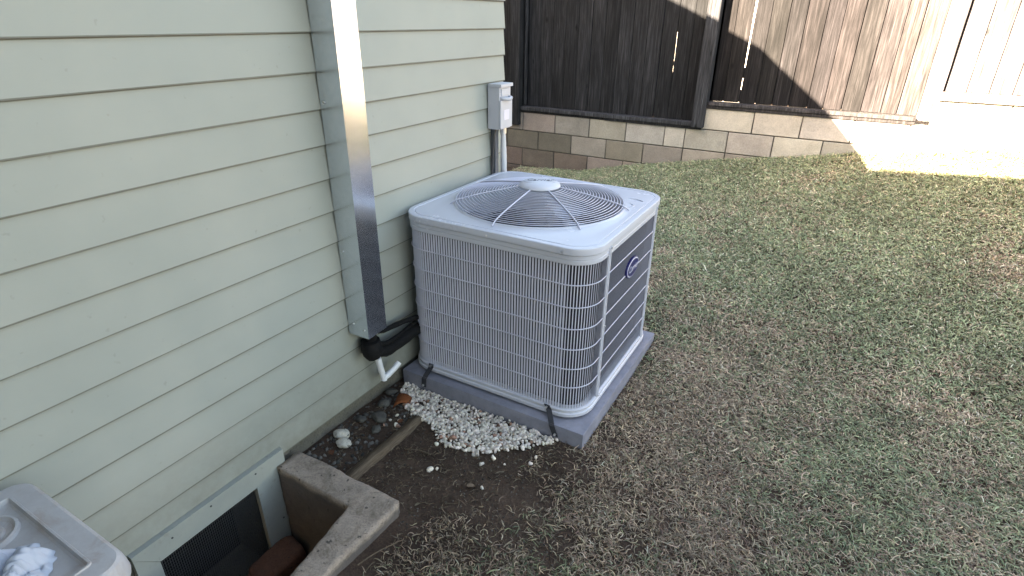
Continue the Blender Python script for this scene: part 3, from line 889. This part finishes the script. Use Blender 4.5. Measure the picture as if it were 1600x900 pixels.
tag(cl, 'crumpled pale blue cloth lying on the plastic bin lid', 'cloth')

# ------------------------------------------------------------------ back block wall and fence
WY = 5.845
bw = empty('block_wall', (0.5, WY, 0), 'low wall of weathered concrete blocks under the wooden fence', 'wall')
MB().box(-6.0, 9.0, WY + 0.012, WY + 0.19, -0.5, 0.632).build('mortar', M_MORTAR, bw)
MB().box(0.30, 9.0, WY + 0.0122, WY + 0.188, 0.6322, 0.835).build('mortar', M_MORTAR, bw)
MB().box(2.20, 9.0, WY + 0.0124, WY + 0.186, 0.8352, 1.04).build('mortar', M_MORTAR, bw)
UX = 0.408; X0U = -1.186; V0 = 0.440; BH = 0.2025
blk_cache = {}
def block(x0, x1, zz, tint):
    w = round(x1 - x0, 3)
    key = (w, random.randint(0, 2))
    if key not in blk_cache:
        bm = bmesh.new(); bmesh.ops.create_cube(bm, size=1)
        for v in bm.verts: v.co = Vector((v.co.x * (w - 0.010), v.co.y * 0.06, v.co.z * (BH - 0.010)))
        bmesh.ops.bevel(bm, geom=bm.edges[:], offset=0.004, segments=1, affect='EDGES')
        for v in bm.verts:
            v.co += Vector((mnoise.noise(v.co * 31 + Vector((key[1] * 7, 0, 0))), 0.6 * mnoise.noise(v.co * 23), mnoise.noise(v.co * 29 + Vector((0, key[1] * 5, 0))))) * 0.003
        me = bpy.data.meshes.new('block'); bm.to_mesh(me); bm.free(); me.materials.append(M_BLOCK)
        blk_cache[key] = me
    o = link('block', blk_cache[key], bw, tint=tint)
    o.location = ((x0 + x1) / 2, WY + 0.032 + random.uniform(-0.003, 0.002), zz + BH / 2)
    return o
def row(v, us, x_lo=None, dark=0.0):
    for u0, u1 in zip(us[:-1], us[1:]):
        x0 = X0U + u0 * UX; x1 = X0U + u1 * UX
        cx = (x0 + x1) / 2
        t = random.uniform(0.76, 1.14)
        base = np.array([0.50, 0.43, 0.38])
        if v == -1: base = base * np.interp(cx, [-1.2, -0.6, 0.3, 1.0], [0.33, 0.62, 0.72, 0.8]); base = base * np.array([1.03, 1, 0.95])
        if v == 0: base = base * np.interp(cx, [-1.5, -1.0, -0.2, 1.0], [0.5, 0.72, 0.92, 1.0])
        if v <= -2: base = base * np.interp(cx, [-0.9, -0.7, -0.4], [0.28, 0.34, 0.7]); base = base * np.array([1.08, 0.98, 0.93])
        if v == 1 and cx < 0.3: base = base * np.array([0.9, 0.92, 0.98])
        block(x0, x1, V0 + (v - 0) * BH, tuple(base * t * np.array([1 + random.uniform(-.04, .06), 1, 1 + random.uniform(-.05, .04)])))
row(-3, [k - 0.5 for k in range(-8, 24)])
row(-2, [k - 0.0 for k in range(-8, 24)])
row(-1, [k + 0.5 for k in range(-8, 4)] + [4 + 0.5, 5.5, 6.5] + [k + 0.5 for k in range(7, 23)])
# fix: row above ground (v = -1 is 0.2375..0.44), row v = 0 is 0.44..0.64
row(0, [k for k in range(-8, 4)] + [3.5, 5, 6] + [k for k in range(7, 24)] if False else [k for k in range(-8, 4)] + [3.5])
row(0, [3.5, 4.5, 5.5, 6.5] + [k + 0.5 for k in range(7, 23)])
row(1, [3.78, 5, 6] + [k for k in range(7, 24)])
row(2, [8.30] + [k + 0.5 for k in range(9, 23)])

fence = empty('wooden_fence', (0.5, WY + 0.05, 0.6), 'weathered vertical board fence with dark posts standing on the block wall', 'fence')
FY = WY + 0.07
FT = 2.45
def wood(name, x0, x1, y0, y1, z0, z1, tint, bev=0.003, lean=0.0):
    bm = bmesh.new(); bmesh.ops.create_cube(bm, size=1)
    cx, cy = (x0 + x1) / 2, (y0 + y1) / 2
    for v in bm.verts:
        v.co = Vector((v.co.x * (x1 - x0), v.co.y * (y1 - y0), v.co.z * (z1 - z0)))
        if v.co.z > 0: v.co.x += lean
    bmesh.ops.bevel(bm, geom=bm.edges[:], offset=bev, segments=1, affect='EDGES')
    me = bpy.data.meshes.new(name); bm.to_mesh(me); bm.free(); me.materials.append(M_WOOD)
    o = link(name, me, fence, tint=tint)
    o.location = (cx, cy, (z0 + z1) / 2)
    return o
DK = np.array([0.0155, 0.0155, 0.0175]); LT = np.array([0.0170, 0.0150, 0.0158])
def tj(b, lo=0.75, hi=1.3): return tuple(b * random.uniform(lo, hi))
# rails at the back
for (x0, x1, z) in [(-6, 0.35, 1.05), (-6, 0.35, 2.1), (0.36, 2.15, 1.12), (0.36, 2.15, 2.15), (2.2, 9, 1.3), (2.2, 9, 2.15)]:
    wood('back_rail', x0, x1, FY + 0.032, FY + 0.07, z, z + 0.09, tj(DK * 2))
BW = 0.1455
# left panel
x = -1.575; k = 0
while x < 0.29:
    w = BW
    gap = 0.0025
    if abs(x + w - 0.005) < 0.09: gap = 0.005
    x1 = min(x + w, 0.30)
    dz = random.uniform(0, 0.012)
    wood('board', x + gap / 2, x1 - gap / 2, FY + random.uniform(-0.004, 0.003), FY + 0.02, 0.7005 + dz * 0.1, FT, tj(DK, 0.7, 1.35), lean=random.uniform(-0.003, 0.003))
    x = x1
# boards left of the first post
x = -1.76
while x > -5.5:
    wood('board', x - BW + 0.001, x - 0.001, FY + random.uniform(-0.004, 0.003), FY + 0.02, 0.66, FT, tj(DK * 0.7)); x -= BW
# right panel: gaps measured
edges = [0.425, 0.54, 0.683, 0.829, 0.975, 1.113, 1.266, 1.397, 1.542, 1.688, 1.838, 1.955, 2.101]
for i, (a, b_) in enumerate(zip(edges[:-1], edges[1:])):
    gl = random.uniform(0.001, 0.0042); gr_ = random.uniform(0.001, 0.0035)
    if i == 0: pass
    a2 = a + gl; b2 = b_ - gr_
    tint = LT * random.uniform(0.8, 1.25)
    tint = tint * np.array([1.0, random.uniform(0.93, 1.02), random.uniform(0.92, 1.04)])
    tint = tint * np.interp(a, [0.4, 1.0, 1.6, 2.0], [0.8, 0.95, 1.5, 3.0])  # sun glare painted in: board colour brightens towards the right
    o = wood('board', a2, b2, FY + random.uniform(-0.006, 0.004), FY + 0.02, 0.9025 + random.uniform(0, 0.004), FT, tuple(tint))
    if i == 2:      # the wide tapering gap that shows the daylight behind
        me = o.data
        for v in me.vertices:
            if v.co.x < 0 and v.co.z > 0: v.co.x += 0.020
            elif v.co.x < 0: v.co.x += -0.003
# third panel
x = 2.235
while x < 8.8:
    tint = LT * random.uniform(5, 7)  # near white: sun overexposure put into the board colour
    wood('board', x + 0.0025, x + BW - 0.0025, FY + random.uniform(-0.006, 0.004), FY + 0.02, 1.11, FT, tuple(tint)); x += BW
# strips added behind the joints to block daylight and keep the gaps dark
bx_ = -1.575 + BW
while bx_ < 0.3:
    if abs(bx_ - 0.025) > 0.06: wood('gap_blocker', bx_ - 0.03, bx_ + 0.03, FY + 0.0215, FY + 0.031, 0.71, FT, tuple(DK))
    else:
        for za_, zb_ in ((0.71, 1.12), (1.20, 1.24), (1.50, 2.40)): wood('gap_blocker', bx_ - 0.03, bx_ + 0.03, FY + 0.0215, FY + 0.031, za_, zb_, tuple(DK))
    bx_ += BW
for e_ in edges[1:] + [0.43]:
    if abs(e_ - 0.683) > 0.01: wood('gap_blocker', e_ - 0.03, e_ + 0.03, FY + 0.0215, FY + 0.031, 0.91, FT, tuple(DK))
for q_ in range(1, 46): wood('gap_blocker', 2.235 + q_ * BW - 0.03, 2.235 + q_ * BW + 0.03, FY + 0.0215, FY + 0.031, 1.11, FT, tuple(DK))
wood('gap_blocker', 0.65, 0.71, FY + 0.0215, FY + 0.031, 0.91, 1.02, tuple(DK))
wood('gap_blocker', -1.80, -1.55, FY + 0.0215, FY + 0.031, 0.66, FT, tuple(DK))
wood('gap_blocker', 2.05, 2.27, FY + 0.0215, FY + 0.031, 0.91, FT, tuple(DK))
wood('gap_blocker', 0.27, 0.45, FY + 0.0215, FY + 0.031, 0.71, FT, tuple(DK))
# posts
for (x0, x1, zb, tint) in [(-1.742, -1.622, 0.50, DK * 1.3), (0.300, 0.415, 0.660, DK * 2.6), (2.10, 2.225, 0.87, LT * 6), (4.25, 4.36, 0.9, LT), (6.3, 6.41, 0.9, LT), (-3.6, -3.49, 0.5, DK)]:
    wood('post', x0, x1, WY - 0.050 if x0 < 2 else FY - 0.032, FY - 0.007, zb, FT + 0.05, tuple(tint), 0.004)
# bottom rails sitting on the blocks
wood('bottom_rail', -1.620, 0.298, WY - 0.020, FY + 0.03, 0.665, 0.703, tj(DK * 2.4), 0.003)
wood('bottom_rail', -1.620, -0.62, WY - 0.004, FY + 0.03, 0.640, 0.664, tj(DK * 0.9), 0.002)
wood('bottom_rail', -0.61, 0.395, WY - 0.010, FY + 0.03, 0.638, 0.664, tj(DK * 1.6), 0.002)
wood('bottom_rail', -5.6, -1.745, WY - 0.020, FY + 0.03, 0.50, 0.65, tj(DK))
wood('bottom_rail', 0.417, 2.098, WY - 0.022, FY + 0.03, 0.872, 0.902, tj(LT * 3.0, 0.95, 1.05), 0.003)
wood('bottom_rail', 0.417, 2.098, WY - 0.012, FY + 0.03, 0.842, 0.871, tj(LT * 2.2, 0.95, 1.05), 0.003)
wood('bottom_rail', 2.21, 8.9, WY - 0.020, FY + 0.03, 1.045, 1.108, tj(LT * 9, 0.95, 1.05), 0.003)  # rail colour carries the same painted overexposure as the boards above
wood('trim_strip', -1.598, -1.580, WY + 0.02, FY - 0.008, 0.72, FT, tuple(DK * 2.2), 0.002)

nb = empty('neighbour_house', (1, 12, 0), 'pale neighbouring wall just glimpsed through the narrow gap in the shaded fence boards', 'house')
MB().box(-9, 10, 11, 17, 0, 3.6).build('wall', M_STUCCO, nb)
MB().box(-9.3, 10.3, 10.7, 17.3, 3.6, 3.8).build('roof', M_ROOF, nb)

# ------------------------------------------------------------------ gravel, edging board, debris
def icos(sub=1):
    bm = bmesh.new(); bmesh.ops.create_icosphere(bm, subdivisions=sub, radius=1)
    v = np.array([p.co for p in bm.verts]); f = np.array([[p.index for p in q.verts] for q in bm.faces]); bm.free()
    return v, f
IV, IF = icos(2)
IV1, IF1 = icos(1)
def scatter_stones(name, pts, sizes, cols, mt, kind='stuff', base=(IV, IF), seed=1, flat=0.62):
    r = np.random.default_rng(seed)
    V = []; F = []; C = []
    off = 0
    bv, bf = base
    for (x, y, z), s, c in zip(pts, sizes, cols):
        v = bv.copy()
        d = 1 + 0.22 * np.sin(bv @ r.normal(size=3) * 2.2 + r.random() * 6) + 0.12 * np.sin(bv @ r.normal(size=3) * 4 + r.random() * 6)
        v = v * d[:, None] * np.array([1, r.uniform(0.6, 0.95), r.uniform(flat - 0.12, flat + 0.15)]) * s
        q = r.normal(size=4); q[1:3] *= 0.5; q /= np.linalg.norm(q)
        w, a, b, c_ = q
        Rm = np.array([[1 - 2 * (b * b + c_ * c_), 2 * (a * b - c_ * w), 2 * (a * c_ + b * w)], [2 * (a * b + c_ * w), 1 - 2 * (a * a + c_ * c_), 2 * (b * c_ - a * w)], [2 * (a * c_ - b * w), 2 * (b * c_ + a * w), 1 - 2 * (a * a + b * b)]])
        v = v @ Rm.T + np.array([x, y, z])
        V.append(v); F.append(bf + off); C.append(np.repeat([c], len(v), 0)); off += len(v)
    V = np.concatenate(V); F = np.concatenate(F); C = np.concatenate(C)
    return np_mesh(name, V, F, C, mt, kind, True)
def np_mesh(name, V, F, C, mt, kind=None, smooth=False):
    me = bpy.data.meshes.new(name)
    me.vertices.add(len(V)); me.vertices.foreach_set('co', V.astype(np.float32).ravel())
    k = F.shape[1]
    me.loops.add(F.size); me.loops.foreach_set('vertex_index', F.astype(np.int32).ravel())
    me.polygons.add(len(F)); me.polygons.foreach_set('loop_start', np.arange(0, F.size, k, dtype=np.int32))
    if smooth: me.polygons.foreach_set('use_smooth', np.ones(len(F), bool))
    me.update(calc_edges=True)
    if C is not None:
        at = me.color_attributes.new('tint', 'FLOAT_COLOR', 'POINT')
        at.data.foreach_set('color', np.concatenate([C, np.ones((len(C), 1))], 1).astype(np.float32).ravel())
    me.materials.append(mt)
    return link(name, me, kind=kind)
def inpoly(x, y, poly):
    inside = np.zeros(np.shape(x), bool)
    n = len(poly)
    for i in range(n):
        x0, y0 = poly[i]; x1, y1 = poly[(i + 1) % n]
        c = ((y0 > y) != (y1 > y)) & (x < (x1 - x0) * (y - y0) / (y1 - y0 + 1e-12) + x0)
        inside ^= c
    return inside
GP = [(0.035, 1.745), (0.07, 1.66), (0.15, 1.60), (0.24, 1.57), (0.33, 1.55), (0.40, 1.50), (0.47, 1.475), (0.60, 1.50), (0.72, 1.585), (0.83, 1.685), (0.88, 1.745)]
px = rng.uniform(0.0, 0.95, 9000); py = rng.uniform(1.38, 1.76, 9000)
wob = 0.02 * (vn(px, py, 0.06, 8) - 0.5)
ok = inpoly(px + wob, py + wob * 1.5, GP) & (py < 1.738)
px, py = px[ok], py[ok]
# thin out to keep a minimum distance
keep = []
for i in range(len(px)):
    if all((px[i] - px[j]) ** 2 + (py[i] - py[j]) ** 2 > 0.0095 ** 2 for j in keep): keep.append(i)
px, py = px[keep], py[keep]
strx = np.concatenate([rng.uniform(0.30, 0.85, 16), rng.uniform(0.12, 0.3, 9)]); stry = np.concatenate([1.45 + rng.random(16) * 0.09 - 0.16 * (rng.random(16) < 0.15) + 0.35 * np.clip(strx[:16] - 0.6, 0, 1), rng.uniform(1.4, 1.6, 9)])
px = np.concatenate([px, strx]); py = np.concatenate([py, stry])
pz = height(px, py) + 0.004 + 0.012 * vn(px, py, 0.05, 9) * (py > 1.5)
ps = rng.uniform(0.0055, 0.0135, len(px))
pc = np.stack([rng.uniform(0.42, 0.80, len(px))] * 3, 1) * np.array([1.0, 0.94, 0.84]) * rng.uniform(0.97, 1.03, (len(px), 3)) * np.array([1.04, 0.99, 0.98])
br = rng.random(len(px)) < 0.06; pc[br] = pc[br] * np.array([0.5, 0.33, 0.27])
o = scatter_stones('gravel', list(zip(px, py, pz)), ps, pc, M_PEB, base=(IV, IF), seed=3)
tag(o, 'white pebble gravel heaped along the front of the grey pad', 'gravel')

# dark rubble strip between foundation and the edging board
rx = rng.uniform(0.0, 0.23, 300); ry = rng.uniform(1.12, 1.74, 300)
rz = height(rx, ry) + 0.001
rs = rng.uniform(0.003, 0.012, 300) * (1 + 0.5 * (rng.random(300) < 0.1))
rc = np.stack([rng.uniform(0.03, 0.14, 300) ] * 3, 1) * np.array([1.0, 0.92, 0.84])
o = scatter_stones('rubble', list(zip(rx, ry, rz)), rs, rc, M_PEB, base=(IV1, IF1), seed=5)
tag(o, 'dark soil crumbs and small stones between the foundation and the edging board', 'rubble')
rx = rng.uniform(0.05, 1.4, 1500); ry = rng.uniform(0.95, 1.74, 1500)
ok = (rx > 0.2) & ((ry > 1.13) | (rx > 0.56)); rx, ry = rx[ok], ry[ok]
rz = height(rx, ry) + 0.0005
rc = np.stack([rng.uniform(0.04, 0.15, len(rx))] * 3, 1) * np.array([1.0, 0.86, 0.74])
o = scatter_stones('soil_clods', list(zip(rx, ry, rz)), rng.uniform(0.0018, 0.0055, len(rx)), rc, M_PEB, base=(IV1, IF1), seed=6)
tag(o, 'small clods of brown earth on the bare soil in front of the gravel', 'soil')

def rock(name, loc, sz, mt, label, cat, seed, rot=0.0, group=None, cut=5):
    bm = bmesh.new(); bmesh.ops.create_icosphere(bm, subdivisions=3, radius=1)
    for v in bm.verts:
        p = v.co.copy()
        d = 1 + 0.35 * mnoise.noise(p * 1.3 + Vector((seed, 0, 0))) + 0.14 * mnoise.noise(p * 3.7 + Vector((0, seed, 0)))
        v.co = Vector((p.x * sz[0], p.y * sz[1], p.z * sz[2])) * d
    for f in bm.faces: f.smooth = True
    me = bpy.data.meshes.new(name); bm.to_mesh(me); bm.free(); me.materials.append(mt)
    o = link(name, me); o.location = loc; o.rotation_euler = (0.1, 0.1, rot)
    return tag(o, label, cat, group)
rock('concrete_chunk', (0.062, 1.292, 0.022), (0.034, 0.022, 0.016), M_CHUNK, 'off-white broken concrete chunk by the foundation, the farther of a touching pair', 'stone', 1.3, 0.5, 'pale concrete chunks')
rock('concrete_chunk', (0.105, 1.262, 0.016), (0.030, 0.026, 0.014), M_CHUNK, 'rounded pale concrete chunk in front of its twin, between foundation and edging board', 'stone', 4.1, 0.1, 'pale concrete chunks')
for i, (x, y, s) in enumerate([(0.11, 1.47, 0.036), (0.06, 1.56, 0.030), (0.155, 1.40, 0.024), (0.05, 1.42, 0.026), (0.03, 1.64, 0.03)]):
    rock('stone', (x, y, 0.010), (s, s * 0.75, s * 0.45), M_ROCK, ['dark grey stone, the largest beside the edging board', 'dark stone right below the white pipe elbow', 'small dark stone touching the edging board', 'dark stone beside the foundation near the pale chunks', 'dark stone in the corner between pad and foundation'][i], 'stone', 2.0 + i * 3.1, i, 'dark stones by the foundation')
# terracotta shard
b = MB(); vs = []; fs = []
for i in range(9):
    for j in range(5):
        a = R(-60 + 15 * i); rr_ = 0.045
        vs.append((0.0 + rr_ * math.sin(a), (j - 2) * 0.020 * (1 - 0.06 * i), rr_ * math.cos(a) - 0.022))
for i in range(8):
    for j in range(4):
        p = i * 5 + j; fs.append((p, p + 5, p + 6, p + 1))
b.add(vs, fs)
o = smooth_by_angle(b.build('clay_shard', M_CLAY), 60)
md = o.modifiers.new('thick', 'SOLIDIFY'); md.thickness = 0.006
o.location = (0.125, 1.615, 0.006); o.rotation_euler = (0.1, -0.15, 0.4)
tag(o, 'curved orange brown clay shard at the left tip of the white gravel', 'clay shard')
# edging board, half buried
bm = bmesh.new(); bmesh.ops.create_cube(bm, size=1)
bmesh.ops.subdivide_edges(bm, edges=[e for e in bm.edges if abs((e.verts[0].co - e.verts[1].co).y) > 0.5], cuts=26)
bmesh.ops.bevel(bm, geom=[e for e in bm.edges if abs((e.verts[0].co - e.verts[1].co).normalized().y) > 0.9], offset=0.08, segments=2, affect='EDGES')
for v in bm.verts:
    yy = v.co.y
    w = 0.024 * (1 + 0.4 * mnoise.noise(Vector((yy * 6, v.co.x * 2, 1)))) * (1.0 - 0.15 * yy)
    v.co = Vector((0.262 + v.co.x * 2 * w + 0.012 * math.sin(yy * 3.2) - 0.025 * yy, 1.335 + yy * 0.45, -0.008 + v.co.z * 0.05 + 0.006 * mnoise.noise(Vector((yy * 9, v.co.x * 5, 4)))))
for f in bm.faces: f.smooth = True
me = bpy.data.meshes.new('edging_board'); bm.to_mesh(me); bm.free(); me.materials.append(M_OLDWOOD)
o = link('edging_board', me); o['label'] = 'half buried old brown wooden edging board from the concrete curb to the gravel'; o['category'] = 'board'

# ------------------------------------------------------------------ grass
def grass_mask(x, y):
    """lawn cover 0..1"""
    # distance-like field from the bare corner in front of the gravel
    bare = [(0.0, 1.0), (0.56, 1.12), (0.60, 1.02), (0.78, 1.20), (0.90, 1.45), (0.90, 1.74), (0.75, 1.85), (0.75, 2.7), (0.0, 2.75)]
    inside = inpoly(x, y, bare)
    # smooth edge: sample shifted polygon
    d = np.full(np.shape(x), 9.0)
    for i in range(len(bare)):
        ax, ay = bare[i]; bx, by = bare[(i + 1) % len(bare)]
        L2 = (bx - ax) ** 2 + (by - ay) ** 2
        t = np.clip(((x - ax) * (bx - ax) + (y - ay) * (by - ay)) / L2, 0, 1)
        d = np.minimum(d, np.hypot(x - ax - t * (bx - ax), y - ay - t * (by - ay)))
    sd_ = np.where(inside, -d, d)
    m = np.clip(0.06 + 0.95 * sd_ / 0.42 + 0.75 * (vn(x, y, 0.13, 21) - 0.42), 0, 1)
    return m, sd_
def make_grass(N, region, wid, ln, seed, steps, flat):
    r = np.random.default_rng(seed)
    x, y = region(r, N)
    m, sd_ = grass_mask(x, y)
    clump = vn(x, y, 0.09, 33, 2)
    near = np.clip((3.0 - np.hypot(x - 1.9, y)) / 1.4, 0, 1)
    keep = (r.random(len(x)) < m * (1 - near * np.clip(2.2 * (0.62 - clump), 0, 0.9))) & ~((x < 0.595) & (y < 1.13)) & ~((x > 0.015) & (x < 0.968) & (y > 1.735) & (y < 2.716)) & ((x > 0.01) | (y > 2.76))
    x, y, sd_ = x[keep], y[keep], sd_[keep]
    n = len(x)
    z = height(x, y)
    az = r.random(n) * 2 * math.pi + 2.2 * vn(x, y, 0.22, 44, 2)
    L = ln * r.uniform(0.45, 1.4, n) * (0.8 + 0.4 * vn(x, y, 0.3, 41))
    Wd = wid * r.uniform(0.6, 1.3, n)
    lift = r.uniform(0.05, 1.2 - 0.55 * flat, n)
    droop = r.uniform(0.4, 2.2, n)
    curl = r.normal(0, 1.0 + 1.0 * flat, n)
    z0_ = r.uniform(0.0, 0.020, n) ** 1.0 * (1 - 0.3 * flat)
    cx, cy, cz = x.copy(), y.copy(), z + z0_ - 0.003
    e = lift.copy(); aa = az.copy()
    P = [np.stack([cx, cy, cz], 1)]; A = [aa.copy()]
    for q in range(1, steps):
        seg = L / (steps - 1)
        cx = cx + np.cos(aa) * np.cos(e) * seg; cy = cy + np.sin(aa) * np.cos(e) * seg; cz = cz + np.sin(e) * seg
        e = e - droop / (steps - 1) * 1.3; aa = aa + curl / (steps - 1) + r.normal(0, 0.25, n)
        P.append(np.stack([cx, cy, np.maximum(cz, z + 0.0015)], 1)); A.append(aa.copy())
    k = steps - 1
    tz = r.normal(0, 0.35, n)
    V = np.zeros((n, 2 * k + 1, 3))
    for q in range(k):
        side = np.stack([-np.sin(A[q]), np.cos(A[q]), tz], 1)
        ws = 1.0 if 0 < q else 0.7
        if q == k - 1: ws = 0.8
        V[:, 2 * q] = P[q] - side * (Wd * ws / 2)[:, None]
        V[:, 2 * q + 1] = P[q] + side * (Wd * ws / 2)[:, None]
    V[:, 2 * k] = P[k]
    tri = []
    for q in range(k - 1):
        tri += [[2 * q, 2 * q + 1, 2 * q + 3], [2 * q, 2 * q + 3, 2 * q + 2]]
    tri += [[2 * k - 2, 2 * k - 1, 2 * k]]
    tri = np.array(tri)
    F = (tri[None] + (np.arange(n) * (2 * k + 1))[:, None, None]).reshape(-1, 3)
    green = np.array([0.225, 0.235, 0.135]); dkgreen = np.array([0.135, 0.165, 0.090]); tan = np.array([0.385, 0.295, 0.205]); brown = np.array([0.24, 0.160, 0.115]); straw = np.array([0.46, 0.41, 0.31])
    bro = np.clip(1.0 - (sd_ - 0.05) / 1.05, 0, 1) * 0.72 + 1.25 * (vn(x, y, 0.6, 51) - 0.5) + 0.9 * (vn(x, y, 0.12, 52) - 0.5) + 0.33
    bro = bro - 0.24 * np.clip((y - 2.6) / 1.5, 0, 1) - 0.10 * np.clip((x - 1.5) / 1.0, 0, 1)
    pick = r.random(n)
    C = np.where((pick < np.clip(bro, 0.2, 0.95))[:, None], tan, green)
    p2 = r.random(n)
    C = np.where(((p2 < 0.34) & (pick < bro))[:, None], brown, C)
    C = np.where(((p2 > 0.6) & (pick >= bro))[:, None], dkgreen, C)
    C = np.where((r.random(n) < 0.03)[:, None], straw, C)
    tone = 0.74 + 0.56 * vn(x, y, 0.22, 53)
    C = C * r.uniform(0.4, 1.55, (n, 1)) * r.uniform(0.94, 1.06, (n, 3)) * (tone * np.interp(y, [0.9, 2.2, 4.2], [0.66, 1.0, 1.6]))[:, None]  # darker near, paler far: partly dirtier turf, partly light painted into the colour
    return np_mesh('grass', V.reshape(-1, 3), F, np.repeat(C, 2 * k + 1, 0), M_GRASS, 'stuff'), n
def reg_near(r, N):
    x = r.uniform(0.5, 2.9, N); y = r.uniform(0.75, 2.75, N)
    k = (x < 2.15 + 0.25 * y) & (y > 0.84 + (x - 0.586) * 0.586 - 0.12)
    return x[k], y[k]
def reg_far(r, N):
    x = r.uniform(-1.6, 4.0, N); y = r.uniform(2.7, 5.84, N)
    k = (x < 2.3 + 0.28 * y) & (x > 0.6 - (y - 2.7) * 0.9)
    return x[k], y[k]
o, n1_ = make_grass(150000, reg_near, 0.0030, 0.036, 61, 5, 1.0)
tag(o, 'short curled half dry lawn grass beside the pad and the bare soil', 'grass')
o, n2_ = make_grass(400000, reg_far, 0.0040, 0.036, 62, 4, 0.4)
tag(o, 'short green lawn grass rising to the foot of the block wall', 'grass')
print('blades', n1_, n2_)

# dry litter on the bare soil
def litter(N, seed):
    r = np.random.default_rng(seed)
    x = r.uniform(0.02, 1.3, N); y = r.uniform(1.0, 1.74, N)
    k = ~((x < 0.60) & (y < 1.125)) & ~((x > 0.33) & (y > 1.56) & (x < 0.8) & (r.random(N) < 0.7)) & (vn(x, y, 0.14, 77) > 0.38)
    x, y = x[k], y[k]; n = len(x); z = height(x, y) + 0.003
    a = r.random(n) * 6.28; L = r.uniform(0.008, 0.04, n); w = r.uniform(0.0012, 0.0035, n)
    V = np.zeros((n, 6, 3)); cu_ = r.normal(0, 0.9, n)
    px_, py_ = x.copy(), y.copy(); aa = a.copy()
    for s in range(3):
        sx, sy = -np.sin(aa) * w * (1 - 0.3 * s) / 2, np.cos(aa) * w * (1 - 0.3 * s) / 2
        zz = z + 0.006 * (s == 1) * r.random(n)
        V[:, 2 * s] = np.stack([px_ - sx, py_ - sy, zz], 1); V[:, 2 * s + 1] = np.stack([px_ + sx, py_ + sy, zz + 0.0012], 1)
        px_ = px_ + np.cos(aa) * L / 2; py_ = py_ + np.sin(aa) * L / 2; aa = aa + cu_
    q = np.array([[0, 1, 3, 2], [2, 3, 5, 4]])
    F = (q[None] + (np.arange(n) * 6)[:, None, None]).reshape(-1, 4)
    C = np.where((r.random(n) < 0.6)[:, None], np.array([0.13, 0.10, 0.07]), np.array([0.06, 0.042, 0.03])) * r.uniform(0.6, 1.6, (n, 1))
    return np_mesh('dry_litter', V.reshape(-1, 3), F, np.repeat(C, 6, 0), M_LITTER, 'stuff')
tag(litter(4200, 71), 'dead stems and dry leaf bits lying on the bare soil', 'litter')

# a few dry leaves and twigs on the soil and grass
def leaf(x, y, s_, rot, tint, label):
    n_ = 9; vs = []; fs = []
    for i in range(n_):
        u = i / (n_ - 1); w = math.sin(math.pi * min(1, u * 1.05)) ** 0.8 * 0.32
        for k in (-1, 0, 1):
            vs.append(((u - 0.5) * s_, k * w * s_, 0.12 * s_ * abs(k) + 0.10 * s_ * math.sin(u * 3.0)))
    for i in range(n_ - 1):
        for k in range(2):
            p = i * 3 + k; fs.append((p, p + 3, p + 4, p + 1))
    me = new_mesh('dry_leaf', vs, fs, None, True)
    m_ = mat('dry_leaf', tint, 0.7, spec=0.2); t_ = NT(m_)
    t_.base(t_.mix(tint, tuple(q * 0.45 for q in tint), t_.noise(t_.coord('Object'), 160, 4)))
    me.materials.append(m_)
    o_ = link('dry_leaf', me); o_.location = (x, y, float(height(x, y)) + 0.008); o_.rotation_euler = (random.uniform(-.3, .3), random.uniform(-.3, .3), rot)
    tag(o_, label, 'leaf', 'dry leaves on the ground')
leaf(0.685, 1.335, 0.035, 0.6, (0.24, 0.17, 0.12), 'pale brown dry leaf on the bare soil below the gravel tip')
leaf(0.655, 1.315, 0.026, 2.2, (0.10, 0.06, 0.04), 'small dark dry leaf beside the pale one on the bare soil')
leaf(0.205, 1.50, 0.030, 1.1, (0.20, 0.08, 0.04), 'reddish dry leaf near the top end of the edging board')
leaf(0.10, 1.20, 0.034, 2.6, (0.14, 0.06, 0.035), 'reddish brown leaf lying by the curb and foundation')
leaf(1.20, 1.62, 0.024, 0.2, (0.42, 0.36, 0.26), 'straw coloured leaf bit on the brown grass right of the pad corner')
leaf(0.565, 1.165, 0.022, 0.9, (0.26, 0.21, 0.15), 'tan leaf bit just beyond the outer corner of the concrete curb')
for pts_, lab_ in [([(0.62, 0.99, 0.018), (0.585, 0.93, 0.022), (0.565, 0.86, 0.015)], 'tan dry grass runner leaning against the outer face of the concrete curb'),
                   ([(0.34, 1.37, 0.006), (0.40, 1.40, 0.012), (0.45, 1.395, 0.006)], 'thin pale twig on the soil just below the white gravel')]:
    b = MB(); b.tube(bez(pts_, 8), 0.0022, 6)
    o_ = b.build('twig', M_OLDWOOD); tag(o_, lab_, 'twig', 'thin twigs on the ground')
